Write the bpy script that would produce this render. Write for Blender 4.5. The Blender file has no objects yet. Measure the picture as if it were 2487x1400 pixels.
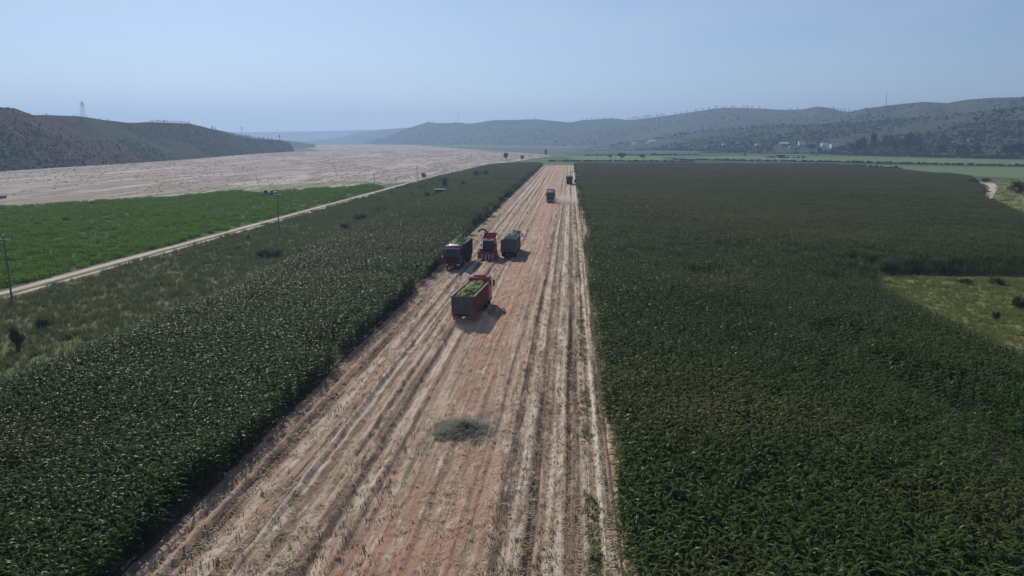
import bpy, bmesh, math, random
import numpy as np
from mathutils import Vector, Matrix, Euler

R = math.radians
random.seed(7)
rng = np.random.default_rng(7)
scene = bpy.context.scene
C = scene.collection

# ------------------------------------------------------------------ camera
FPX = 1776.0            # focal length in photograph pixels (2487 wide)
PITCH = math.atan(362 / FPX)
YAW = R(4.48)
CAMH = 20.0
cam_d = bpy.data.cameras.new('camera')
cam = bpy.data.objects.new('camera', cam_d)
C.objects.link(cam)
cam.location = (0, 0, CAMH)
cam.rotation_euler = (math.pi / 2 - PITCH, 0, YAW)
cam_d.sensor_width = 36
cam_d.lens = 36 * FPX / 2487
cam_d.clip_start = 0.5
cam_d.clip_end = 40000
scene.camera = cam
ROT = Euler(cam.rotation_euler).to_matrix()

# ------------------------------------------------------------------ sky, sun, exposure
SUN_EL = R(36)
SUN_AZ = R(27)          # to the left of the strip's direction (+Y)
world = bpy.data.worlds.new('World')
scene.world = world
world.use_nodes = True
wn = world.node_tree
for n in list(wn.nodes):
    wn.nodes.remove(n)
w_out = wn.nodes.new('ShaderNodeOutputWorld')
w_bg = wn.nodes.new('ShaderNodeBackground')
w_sky = wn.nodes.new('ShaderNodeTexSky')
w_sky.sky_type = 'NISHITA'
w_sky.sun_disc = False
w_sky.sun_elevation = SUN_EL
w_sky.sun_rotation = -SUN_AZ
w_sky.altitude = 900
w_sky.air_density = 1.0
w_sky.dust_density = 0.85
w_sky.ozone_density = 3.2
w_bg.inputs['Strength'].default_value = 0.086
w_tint = wn.nodes.new('ShaderNodeMix'); w_tint.data_type = 'RGBA'; w_tint.blend_type = 'MULTIPLY'
w_tint.inputs[0].default_value = 1.0; w_tint.inputs[7].default_value = (1.0, 1.0, 1.04, 1)
wn.links.new(w_sky.outputs[0], w_tint.inputs[6])
w_tc = wn.nodes.new('ShaderNodeTexCoord'); w_mp = wn.nodes.new('ShaderNodeMapping'); w_mp.inputs['Scale'].default_value = (1.6, 1.6, 7)
w_nz = wn.nodes.new('ShaderNodeTexNoise'); w_nz.inputs['Scale'].default_value = 1.6; w_nz.inputs['Detail'].default_value = 5; w_nz.inputs['Roughness'].default_value = .55
w_mr = wn.nodes.new('ShaderNodeMapRange'); w_mr.inputs[1].default_value = .42; w_mr.inputs[2].default_value = .75; w_mr.inputs[3].default_value = 0; w_mr.inputs[4].default_value = .34
w_cl = wn.nodes.new('ShaderNodeMix'); w_cl.data_type = 'RGBA'; w_cl.inputs[7].default_value = (7.6, 8.0, 8.8, 1)
wn.links.new(w_tc.outputs['Generated'], w_mp.inputs[0]); wn.links.new(w_mp.outputs[0], w_nz.inputs['Vector']); wn.links.new(w_nz.outputs['Fac'], w_mr.inputs[0])
wn.links.new(w_mr.outputs[0], w_cl.inputs[0]); wn.links.new(w_tint.outputs[2], w_cl.inputs[6])
wn.links.new(w_cl.outputs[2], w_bg.inputs['Color'])
wn.links.new(w_bg.outputs[0], w_out.inputs[0])

sun_d = bpy.data.lights.new('sun', 'SUN')
sun_d.energy = 4.7
sun_d.angle = R(0.53)
sun_d.color = (1.0, 0.92, 0.82)
sun = bpy.data.objects.new('sun', sun_d)
C.objects.link(sun)
sdir = Vector((-math.sin(SUN_AZ) * math.cos(SUN_EL), math.cos(SUN_AZ) * math.cos(SUN_EL), math.sin(SUN_EL)))
sun.rotation_euler = sdir.to_track_quat('Z', 'Y').to_euler()
sun.location = (-60, 120, 100)

vs = scene.view_settings
vs.view_transform = 'Standard'
vs.look = 'None'
vs.exposure = 0.0
vs.gamma = 1.0
vs.use_curve_mapping = False
scene.cycles.use_denoising = True
scene.cycles.max_bounces = 4
scene.cycles.diffuse_bounces = 2
scene.cycles.glossy_bounces = 2
scene.cycles.transmission_bounces = 4
scene.cycles.volume_bounces = 0
scene.cycles.transparent_max_bounces = 8

# ------------------------------------------------------------------ layout helpers
def ray(px, py):
    return ROT @ Vector(((px - 1243.5) / FPX, -(py - 700) / FPX, -1.0))

def at(px, py, z=0.0):
    """ground point seen at a photograph pixel"""
    d = ray(px, py)
    k = (z - CAMH) / d.z
    return Vector((d.x * k, d.y * k, z))

def at_range(px, py, D):
    """point seen at a pixel, D metres away horizontally"""
    d = ray(px, py)
    k = D / math.hypot(d.x, d.y)
    return Vector((d.x * k, d.y * k, CAMH + d.z * k))

def vnoise(x, y, seed=0):
    xi = np.floor(x).astype(np.int64); yi = np.floor(y).astype(np.int64)
    xf = x - xi; yf = y - yi
    def h(a, b):
        n = (a * 374761393 + b * 668265263 + seed * 1442695041) & 0xFFFFFFFF
        n = ((n ^ (n >> 13)) * 1274126177) & 0xFFFFFFFF
        n = (n ^ (n >> 16)) & 0xFFFF
        return n / 65535.0
    u = xf * xf * (3 - 2 * xf); v = yf * yf * (3 - 2 * yf)
    return ((h(xi, yi) * (1 - u) + h(xi + 1, yi) * u) * (1 - v) +
            (h(xi, yi + 1) * (1 - u) + h(xi + 1, yi + 1) * u) * v)

def fbm(x, y, seed=0, oct=4):
    s = 0; a = 0.5; t = 0
    for i in range(oct):
        s = s + a * vnoise(x * 2 ** i, y * 2 ** i, seed + i * 17); t += a; a *= 0.5
    return s / t

def inside(poly, x, y):
    """vectorised point in polygon"""
    res = np.zeros(x.shape, bool)
    n = len(poly)
    for i in range(n):
        x1, y1 = poly[i]; x2, y2 = poly[(i + 1) % n]
        if y1 == y2: continue
        c = ((y1 > y) != (y2 > y)) & (x < (x2 - x1) * (y - y1) / (y2 - y1) + x1)
        res ^= c
    return res

def tag(o, label=None, cat=None, group=None, kind=None):
    if label: o['label'] = label
    if cat: o['category'] = cat
    if group: o['group'] = group
    if kind: o['kind'] = kind
    return o

# ------------------------------------------------------------------ materials
class NT:
    def __init__(self, name):
        self.m = bpy.data.materials.new(name); self.m.use_nodes = True
        self.t = self.m.node_tree; self.n = self.t.nodes
        self.b = self.n['Principled BSDF']
    def node(self, typ, **kw):
        nd = self.n.new(typ)
        for k, v in kw.items():
            if k in nd.inputs: nd.inputs[k].default_value = v
            else: setattr(nd, k, v)
        return nd
    def link(self, a, b): self.t.links.new(a, b)
    def noise(self, vec, scale, detail=4, rough=0.55):
        nd = self.node('ShaderNodeTexNoise'); nd.inputs['Scale'].default_value = scale
        nd.inputs['Detail'].default_value = detail; nd.inputs['Roughness'].default_value = rough
        if vec is not None: self.link(vec, nd.inputs['Vector'])
        return nd.outputs['Fac']
    def mapping(self, scale=(1, 1, 1), rot=(0, 0, 0)):
        g = self.node('ShaderNodeNewGeometry'); mp = self.node('ShaderNodeMapping')
        mp.inputs['Scale'].default_value = scale; mp.inputs['Rotation'].default_value = rot
        self.link(g.outputs['Position'], mp.inputs['Vector']); return mp.outputs[0]
    def objcoord(self, scale=(1, 1, 1)):
        g = self.node('ShaderNodeTexCoord'); mp = self.node('ShaderNodeMapping')
        mp.inputs['Scale'].default_value = scale
        self.link(g.outputs['Object'], mp.inputs['Vector']); return mp.outputs[0]
    def ramp(self, fac, stops):
        r = self.node('ShaderNodeValToRGB')
        e = r.color_ramp.elements
        while len(e) > 1: e.remove(e[-1])
        e[0].position = stops[0][0]; e[0].color = (*stops[0][1], 1)
        for p, c in stops[1:]:
            k = e.new(p); k.color = (*c, 1)
        self.link(fac, r.inputs[0]); return r.outputs[0]
    def mix(self, fac, a, b, mode='MIX'):
        m = self.node('ShaderNodeMix', data_type='RGBA', blend_type=mode)
        for s, v in ((m.inputs[0], fac), (m.inputs[6], a), (m.inputs[7], b)):
            if hasattr(v, 'is_output'): self.link(v, s)
            elif isinstance(v, (int, float)): s.default_value = v
            else: s.default_value = (*v, 1)
        return m.outputs[2]
    def sstep(self, fac, lo, hi):
        m = self.node('ShaderNodeMapRange', interpolation_type='SMOOTHSTEP')
        m.inputs[1].default_value = lo; m.inputs[2].default_value = hi
        self.link(fac, m.inputs[0]); return m.outputs[0]
    def bump(self, h, strength=0.5, dist=0.1):
        b = self.node('ShaderNodeBump'); b.inputs['Strength'].default_value = strength
        b.inputs['Distance'].default_value = dist
        self.link(h, b.inputs['Height']); self.link(b.outputs[0], self.b.inputs['Normal'])
    def col(self, c):
        if hasattr(c, 'is_output'): self.link(c, self.b.inputs['Base Color'])
        else: self.b.inputs['Base Color'].default_value = (*c, 1)
    def set(self, **kw):
        names = {'rough': 'Roughness', 'metal': 'Metallic', 'spec': 'Specular IOR Level', 'coat': 'Coat Weight'}
        for k, v in kw.items(): self.b.inputs[names[k]].default_value = v
        return self

MAT = {}
def plain(name, c, rough=0.6, metal=0.0, spec=0.5, dirt=None, amt=0.5, scale=1.5):
    t = NT(name); t.set(rough=rough, metal=metal, spec=spec)
    if dirt is None:
        t.col(c)
    else:
        v = t.objcoord()
        f = t.sstep(t.noise(v, scale, 6, 0.65), 0.62 - amt * 0.4, 0.75)
        t.col(t.mix(f, c, dirt))
        t.bump(t.noise(v, 14, 3), 0.15, 0.02)
    MAT[name] = t.m
    return t.m

# ground base: patchwork of far fields and meadow
t = NT('meadow'); v = t.mapping((0.0030, 0.014, 1), (0, 0, R(-6)))
vo = t.node('ShaderNodeTexVoronoi'); vo.inputs['Scale'].default_value = 1.0; t.link(v, vo.inputs['Vector'])
sc = t.node('ShaderNodeSeparateColor'); t.link(vo.outputs['Color'], sc.inputs[0])
patch = t.ramp(sc.outputs[0], [(0.1, (0.035, 0.075, 0.03)), (0.35, (0.07, 0.12, 0.05)), (0.6, (0.10, 0.145, 0.07)), (0.8, (0.04, 0.075, 0.04)), (1.0, (0.15, 0.14, 0.085))])
n1 = t.noise(t.mapping((0.02, 0.05, 1)), 1, 5)
c = t.mix(t.sstep(n1, 0.4, 0.75), patch, (0.07, 0.10, 0.04))
t.col(c); t.set(rough=0.95, spec=0.1); t.bump(t.noise(t.mapping((0.6, 0.6, 1)), 1, 4), 0.6, 0.5); MAT['meadow'] = t.m

# dry riverbed
t = NT('river_sand'); v = t.mapping((0.030, 0.0042, 1), (0, 0, R(-16)))
a = t.noise(v, 1.0, 6, 0.62)
b = t.noise(t.mapping((0.16, 0.03, 1), (0, 0, R(-16))), 1.0, 5, 0.65)
c = t.ramp(a, [(0.30, (0.31, 0.265, 0.245)), (0.42, (0.42, 0.355, 0.335)), (0.49, (0.19, 0.165, 0.125)), (0.55, (0.37, 0.31, 0.29)), (0.62, (0.21, 0.18, 0.145)), (0.74, (0.50, 0.44, 0.41))])
c = t.mix(t.sstep(b, 0.50, 0.60), c, (0.185, 0.17, 0.12))
c = t.mix(t.sstep(t.noise(t.mapping((0.5, 0.12, 1), (0, 0, R(-16))), 1, 4), 0.55, 0.75), c, (0.30, 0.27, 0.21))
t.col(c); t.set(rough=0.95, spec=0.15); t.bump(t.noise(t.mapping((0.4, 0.15, 1), (0, 0, R(-16))), 1, 5), 0.8, 0.8); MAT['river_sand'] = t.m

# strip soil
t = NT('strip_soil')
s1 = t.noise(t.mapping((0.42, 0.022, 1)), 1.0, 6, 0.60)
s2 = t.noise(t.mapping((1.7, 0.32, 1)), 1.0, 6, 0.70)
s3 = t.noise(t.mapping((0.13, 0.03, 1)), 1.0, 4, 0.6)
cl = t.noise(t.mapping((3.2, 1.7, 3)), 1.0, 6, 0.7)
c = t.ramp(s1, [(0.34, (0.21, 0.148, 0.108)), (0.43, (0.36, 0.247, 0.172)), (0.49, (0.47, 0.352, 0.255)), (0.54, (0.25, 0.173, 0.122)), (0.60, (0.38, 0.27, 0.19)), (0.68, (0.44, 0.33, 0.24))])
gx = t.node('ShaderNodeNewGeometry'); sx = t.node('ShaderNodeSeparateXYZ'); t.link(gx.outputs['Position'], sx.inputs[0])
def band(x0, w, fac):
    # 0..1 bump across the strip's width, wandering a little along its length
    wob = t.node('ShaderNodeMath', operation='MULTIPLY_ADD'); wob.inputs[1].default_value = fac; wob.inputs[2].default_value = -fac * .5 - x0
    t.link(t.noise(t.mapping((0, .08, 0)), 1, 4, .6), wob.inputs[0])
    ad = t.node('ShaderNodeMath', operation='ADD'); t.link(sx.outputs[0], ad.inputs[0]); t.link(wob.outputs[0], ad.inputs[1])
    ab = t.node('ShaderNodeMath', operation='ABSOLUTE'); t.link(ad.outputs[0], ab.inputs[0])
    dv = t.node('ShaderNodeMath', operation='DIVIDE'); t.link(ab.outputs[0], dv.inputs[0]); dv.inputs[1].default_value = w
    iv = t.node('ShaderNodeMath', operation='SUBTRACT', use_clamp=True); iv.inputs[0].default_value = 1; t.link(dv.outputs[0], iv.inputs[1])
    return iv.outputs[0]
rd = t.node('ShaderNodeMath', operation='MULTIPLY_ADD'); rd.inputs[1].default_value = .20; t.link(band(-7.6, 6.5, 3), rd.inputs[0]); t.link(s3, rd.inputs[2])
c = t.mix(t.sstep(rd.outputs[0], 0.52, 0.76), c, (0.39, 0.222, 0.152))
c = t.mix(t.sstep(t.noise(t.mapping((2.4, 0.17, 1)), 1.0, 6, 0.70), 0.57, 0.66), c, (0.20, 0.147, 0.11))
c = t.mix(t.sstep(s2, 0.53, 0.64), c, (0.52, 0.42, 0.32))
c = t.mix(t.sstep(cl, 0.50, 0.72), c, (0.26, 0.20, 0.145))
pb = t.node('ShaderNodeMath', operation='MULTIPLY'); t.link(t.sstep(band(2.15, .42, .9), .1, .5), pb.inputs[0]); t.link(t.sstep(t.noise(t.mapping((1.5, .3, 1)), 1, 4), .28, .42), pb.inputs[1])
c = t.mix(pb.outputs[0], c, (0.60, 0.53, 0.42))
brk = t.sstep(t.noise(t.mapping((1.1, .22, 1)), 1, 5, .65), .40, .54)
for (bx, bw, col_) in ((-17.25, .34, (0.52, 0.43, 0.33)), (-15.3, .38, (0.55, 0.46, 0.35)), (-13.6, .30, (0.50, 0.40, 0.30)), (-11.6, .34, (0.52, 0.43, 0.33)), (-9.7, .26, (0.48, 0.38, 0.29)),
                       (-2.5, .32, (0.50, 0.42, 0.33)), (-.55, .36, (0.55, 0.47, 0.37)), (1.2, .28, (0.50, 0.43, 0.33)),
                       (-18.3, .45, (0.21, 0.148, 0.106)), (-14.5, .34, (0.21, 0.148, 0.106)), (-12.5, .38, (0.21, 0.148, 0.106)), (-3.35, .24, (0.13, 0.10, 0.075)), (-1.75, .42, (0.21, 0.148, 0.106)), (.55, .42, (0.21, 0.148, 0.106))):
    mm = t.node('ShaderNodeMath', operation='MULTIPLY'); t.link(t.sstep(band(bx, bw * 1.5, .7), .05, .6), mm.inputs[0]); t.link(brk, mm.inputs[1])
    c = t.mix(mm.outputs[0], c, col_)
g = t.sstep(t.noise(t.mapping((0.9, 0.10, 1)), 1.0, 5, 0.65), 0.57, 0.70)
c = t.mix(g, c, (0.20, 0.19, 0.115))
t.col(c); t.set(rough=0.92, spec=0.2)
hh = t.mix(0.5, t.noise(t.mapping((4.0, 3.2, 4)), 1, 6, 0.72), t.noise(t.mapping((9, 0.35, 4)), 1, 4, 0.6))
t.bump(hh, 1.0, 0.22); MAT['strip_soil'] = t.m

t = NT('field_soil'); v = t.mapping()
t.col(t.ramp(t.noise(v, 0.8, 5), [(0.3, (0.05, 0.042, 0.03)), (0.7, (0.10, 0.085, 0.06))])); t.set(rough=0.95, spec=0.1)
t.bump(t.noise(v, 3, 5), 0.6, 0.2); MAT['field_soil'] = t.m

t = NT('crop_soil'); v = t.mapping()
t.col(t.ramp(t.noise(v, 0.25, 5), [(0.3, (0.025, 0.06, 0.014)), (0.7, (0.04, 0.10, 0.02))])); t.set(rough=0.95, spec=0.1)
t.bump(t.noise(v, 1.5, 5), 0.7, 0.3); MAT['crop_soil'] = t.m

t = NT('verge_soil')
c = t.ramp(t.noise(t.mapping((0.05, 0.03, 1)), 1, 5, 0.6), [(0.3, (0.14, 0.115, 0.085)), (0.48, (0.13, 0.13, 0.07)), (0.6, (0.14, 0.16, 0.055)), (0.75, (0.12, 0.105, 0.085))])
t.col(c); t.set(rough=0.95, spec=0.1); t.bump(t.noise(t.mapping(), 1.2, 6), 0.4, 0.15); MAT['verge_soil'] = t.m

t = NT('bank_turf')
c = t.ramp(t.noise(t.mapping((0.12, 0.03, 1), (0, 0, R(-16))), 1, 6, 0.65), [(0.36, (0.40, 0.35, 0.29)), (0.46, (0.17, 0.185, 0.10)), (0.58, (0.12, 0.155, 0.06)), (0.66, (0.36, 0.34, 0.26))])
t.col(c); t.set(rough=0.95, spec=0.1); MAT['bank_turf'] = t.m

t = NT('clearing_soil')
c = t.ramp(t.noise(t.mapping((0.06, 0.06, 1)), 1, 5, 0.6), [(0.3, (0.12, 0.15, 0.055)), (0.5, (0.165, 0.18, 0.065)), (0.7, (0.14, 0.14, 0.07))])
t.col(c); t.set(rough=0.95, spec=0.1); t.bump(t.noise(t.mapping(), 1.0, 6), 0.4, 0.12); MAT['clearing_soil'] = t.m

t = NT('track_dirt')
c = t.ramp(t.noise(t.mapping((0.8, 0.15, 1)), 1, 5, 0.6), [(0.3, (0.34, 0.30, 0.24)), (0.6, (0.50, 0.45, 0.38)), (0.75, (0.30, 0.27, 0.2))])
t.col(c); t.set(rough=0.95, spec=0.15); t.bump(t.noise(t.mapping(), 4, 4), 0.5, 0.1); MAT['track_dirt'] = t.m

t = NT('hill_turf')
v = t.mapping((0.012, 0.012, 0.03))
c = t.ramp(t.noise(v, 1, 6, 0.62), [(0.28, (0.040, 0.052, 0.03)), (0.45, (0.062, 0.078, 0.042)), (0.58, (0.05, 0.062, 0.036)), (0.75, (0.085, 0.088, 0.055))])
ter = t.noise(t.mapping((0.004, 0.004, 0.16)), 1, 4, 0.6)
c = t.mix(t.sstep(ter, 0.52, 0.66), c, (0.082, 0.085, 0.052))
t.col(c); t.set(rough=1.0, spec=0.05); t.bump(t.noise(t.mapping((0.08, 0.08, 0.08)), 1, 6, 0.65), 0.5, 4.0); MAT['hill_turf'] = t.m

t = NT('hill_red')
v = t.mapping((0.012, 0.012, 0.03))
c = t.ramp(t.noise(v, 1, 6, 0.62), [(0.28, (0.017, 0.028, 0.016)), (0.45, (0.030, 0.045, 0.024)), (0.58, (0.021, 0.032, 0.019)), (0.75, (0.04, 0.05, 0.03))])
g = t.node('ShaderNodeNewGeometry'); pc = at_range(215, 352, 700)
vm = t.node('ShaderNodeVectorMath', operation='DISTANCE'); vm.inputs[1].default_value = pc
t.link(g.outputs['Position'], vm.inputs[0])
k = t.node('ShaderNodeMath', operation='MULTIPLY_ADD'); k.inputs[1].default_value = -1 / 95.0; k.inputs[2].default_value = 1.0
t.link(vm.outputs['Value'], k.inputs[0])
k2 = t.node('ShaderNodeMath', operation='ADD'); t.link(k.outputs[0], k2.inputs[0]); t.link(t.noise(t.mapping((0.03, 0.03, 0.06)), 1, 5), k2.inputs[1])
c = t.mix(t.sstep(k2.outputs[0], 0.55, 1.0), c, (0.062, 0.036, 0.034))
t.col(c); t.set(rough=1.0, spec=0.05); t.bump(t.noise(t.mapping((0.08, 0.08, 0.08)), 1, 6, 0.65), 0.5, 4.0); MAT['hill_red'] = t.m

def leafmat(name, c1, c2, rough=0.42, spec=0.5, trans=0.25, tcol=None, scale=0.05):
    t = NT(name)
    oi = t.node('ShaderNodeObjectInfo')
    c = t.mix(oi.outputs['Random'], c1, c2)
    c = t.mix(t.sstep(t.noise(t.mapping((scale, scale, scale)), 1, 3), 0.4, 0.65), c, tuple(0.5 * (a + b) * 1.15 for a, b in zip(c1, c2)))
    t.col(c); t.set(rough=rough, spec=spec)
    tr = t.node('ShaderNodeBsdfTranslucent')
    tr.inputs[0].default_value = (*(tcol or tuple(x * 1.3 for x in c2)), 1)
    ms = t.node('ShaderNodeMixShader'); ms.inputs[0].default_value = trans
    t.link(t.b.outputs[0], ms.inputs[1]); t.link(tr.outputs[0], ms.inputs[2])
    t.link(ms.outputs[0], t.n['Material Output'].inputs[0])
    MAT[name] = t.m
    return t.m

leafmat('corn_leaf', (0.032, 0.066, 0.016), (0.054, 0.088, 0.023), 0.45, 0.03, 0.20, (0.10, 0.155, 0.03))
t = NT.__new__(NT); t.m = MAT['corn_leaf']; t.t = t.m.node_tree; t.n = t.t.nodes; t.b = t.n['Principled BSDF']
old = t.b.inputs['Base Color'].links[0].from_socket
big = t.noise(t.mapping((0.016, 0.03, 0.01)), 1, 4, .6)
g = t.node('ShaderNodeNewGeometry'); mp2 = t.node('ShaderNodeMapping'); mp2.inputs['Location'].default_value = (-.9, -1.75, 0); mp2.inputs['Scale'].default_value = (1 / 42., 1 / 120., 0)
t.link(g.outputs['Position'], mp2.inputs[0]); ln = t.node('ShaderNodeVectorMath', operation='LENGTH'); t.link(mp2.outputs[0], ln.inputs[0])
iv = t.node('ShaderNodeMath', operation='MULTIPLY_ADD'); iv.inputs[1].default_value = -.22; iv.inputs[2].default_value = .20; t.link(ln.outputs['Value'], iv.inputs[0])
mxx = t.node('ShaderNodeMath', operation='MAXIMUM'); mxx.inputs[1].default_value = -.02; t.link(iv.outputs[0], mxx.inputs[0])
sm = t.node('ShaderNodeMath', operation='ADD'); t.link(big, sm.inputs[0]); t.link(mxx.outputs[0], sm.inputs[1])
t.link(t.mix(t.sstep(sm.outputs[0], .45, .68), old, (0.122, 0.122, 0.042)), t.b.inputs['Base Color'])
mr = t.node('ShaderNodeMapRange', interpolation_type='SMOOTHSTEP')
mr.inputs[1].default_value = .56; mr.inputs[2].default_value = .66; mr.inputs[3].default_value = .01; mr.inputs[4].default_value = .26
t.link(t.noise(t.mapping((2.2, 2.2, 2.2)), 1, 2), mr.inputs[0]); t.link(mr.outputs[0], t.b.inputs['Specular IOR Level'])
leafmat('corn_tassel', (0.17, 0.16, 0.08), (0.135, 0.145, 0.068), 0.7, 0.2, 0.3)
leafmat('soy_leaf', (0.08, 0.18, 0.024), (0.155, 0.26, 0.045), 0.85, 0.04, 0.25, (0.18, 0.30, 0.03), 0.02)
leafmat('verge_grass', (0.105, 0.11, 0.07), (0.10, 0.135, 0.058), 0.8, 0.06, 0.32, (0.14, 0.18, 0.075), 0.04)
leafmat('clearing_grass', (0.13, 0.165, 0.06), (0.18, 0.195, 0.07), 0.8, 0.06, 0.35, (0.20, 0.23, 0.075), 0.04)
leafmat('bush_leaf', (0.035, 0.055, 0.025), (0.05, 0.075, 0.03), 0.8, 0.06, 0.15)
leafmat('tree_leaf', (0.014, 0.022, 0.012), (0.022, 0.032, 0.016), 0.8, 0.04, 0.06)
leafmat('hill_leaf', (0.044, 0.058, 0.033), (0.058, 0.074, 0.041), 0.8, 0.1, 0.1)
leafmat('tuft_leaf', (0.16, 0.15, 0.095), (0.22, 0.20, 0.13), 0.8, 0.1, 0.2)
leafmat('straw', (0.42, 0.36, 0.24), (0.30, 0.26, 0.16), 0.7, 0.3, 0.1)
leafmat('stubble', (0.13, 0.12, 0.065), (0.22, 0.20, 0.11), 0.7, 0.2, 0.15)
plain('bark', (0.09, 0.07, 0.05), 0.9)
plain('red_paint', (0.28, 0.014, 0.020), 0.28, 0, 0.6, (0.25, 0.14, 0.12), 0.2)
plain('box_red', (0.16, 0.018, 0.022), 0.5, 0, 0.4, (0.20, 0.12, 0.105), 0.4)
plain('maroon_paint', (0.10, 0.016, 0.026), 0.3, 0, 0.6, (0.14, 0.09, 0.085), 0.25)
plain('dusty_steel', (0.20, 0.17, 0.16), 0.75, 0.1, 0.3, (0.32, 0.26, 0.22), 0.7)
plain('gate_grey', (0.125, 0.105, 0.10), 0.75, 0.1, 0.3, (0.19, 0.16, 0.145), 0.6)
plain('dark_steel', (0.022, 0.020, 0.022), 0.6, 0.2, 0.3, (0.10, 0.08, 0.07), 0.25)
plain('brown_paint', (0.19, 0.10, 0.08), 0.55, 0, 0.4, (0.30, 0.23, 0.19), 0.5)
plain('rubber', (0.022, 0.021, 0.021), 0.85, 0, 0.3, (0.18, 0.14, 0.11), 0.4)
plain('rim_metal', (0.25, 0.23, 0.22), 0.5, 0.6)
plain('glass', (0.015, 0.02, 0.028), 0.06, 0, 0.6)
plain('lamp_glass', (0.75, 0.75, 0.72), 0.1, 0, 0.6)
plain('pale_paint_and_lit_roof', (0.62, 0.52, 0.50), 0.35, 0, 0.5, (0.4, 0.33, 0.28), 0.3)  # pale rims and dividers; also paints a sunlit look on truck roof fairings
plain('tail_lamp', (0.35, 0.02, 0.02), 0.25)
plain('pole_concrete', (0.16, 0.15, 0.14), 0.85)
plain('tower_steel', (0.22, 0.23, 0.25), 0.5, 0.5)
plain('white_wall', (0.82, 0.82, 0.80), 0.8)
plain('pale_roof', (0.75, 0.76, 0.78), 0.6)
plain('brick_wall', (0.25, 0.17, 0.13), 0.9)
plain('grey_wall', (0.30, 0.29, 0.27), 0.9, dirt=(0.18, 0.17, 0.15), amt=0.6)
plain('dark_opening', (0.02, 0.02, 0.022), 0.6)
plain('tile_roof', (0.16, 0.10, 0.085), 0.9)

t = NT('silage'); v = t.objcoord()
c = t.ramp(t.noise(v, 1.7, 6, 0.8), [(0.35, (0.055, 0.08, 0.02)), (0.5, (0.17, 0.215, 0.065)), (0.62, (0.33, 0.37, 0.17))])
t.col(c); t.set(rough=0.85, spec=0.2); t.bump(t.noise(v, 12, 5, 0.7), 1.0, 0.12); MAT['silage'] = t.m
t = NT('pale_silage'); v = t.objcoord()
c = t.ramp(t.noise(v, 1.7, 6, 0.8), [(0.35, (0.20, 0.20, 0.12)), (0.5, (0.38, 0.38, 0.26)), (0.62, (0.55, 0.54, 0.42))])
t.col(c); t.set(rough=0.85, spec=0.2); t.bump(t.noise(v, 12, 5, 0.7), 1.0, 0.12); MAT['pale_silage'] = t.m
t = NT('dark_silage'); v = t.objcoord()
c = t.ramp(t.noise(v, 4, 6, 0.75), [(0.3, (0.08, 0.085, 0.06)), (0.5, (0.14, 0.145, 0.10)), (0.68, (0.21, 0.21, 0.15))])
t.col(c); t.set(rough=0.9, spec=0.15); t.bump(t.noise(v, 10, 5, 0.7), 1.0, 0.15); MAT['dark_silage'] = t.m
leafmat('chop', (0.10, 0.115, 0.075), (0.19, 0.19, 0.135), 0.7, 0.2, 0.15)

# ------------------------------------------------------------------ mesh helpers
def mesh_np(name, V, F, mat, smooth=False):
    me = bpy.data.meshes.new(name)
    V = np.asarray(V, np.float32)
    if isinstance(F, np.ndarray):
        k = F.shape[1]
        me.vertices.add(len(V)); me.vertices.foreach_set('co', V.ravel())
        me.loops.add(F.size); me.loops.foreach_set('vertex_index', F.ravel().astype(np.int32))
        me.polygons.add(len(F)); me.polygons.foreach_set('loop_start', np.arange(0, F.size, k, dtype=np.int32))
        me.update(calc_edges=True)
    else:
        me.from_pydata([tuple(map(float, v)) for v in V], [], F)
    if smooth:
        me.polygons.foreach_set('use_smooth', np.ones(len(me.polygons), bool))
    for m in (mat if isinstance(mat, (list, tuple)) else [mat]):
        if m: me.materials.append(MAT[m])
    return me

def obj(name, me, parent=None, loc=(0, 0, 0), rz=0):
    o = bpy.data.objects.new(name, me)
    C.objects.link(o)
    o.location = loc; o.rotation_euler = (0, 0, rz)
    if parent: o.parent = parent
    return o

def empty(name, loc, rz=0):
    o = bpy.data.objects.new(name, None); C.objects.link(o)
    o.location = loc; o.rotation_euler = (0, 0, rz); o.empty_display_size = 0.5
    return o

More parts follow.
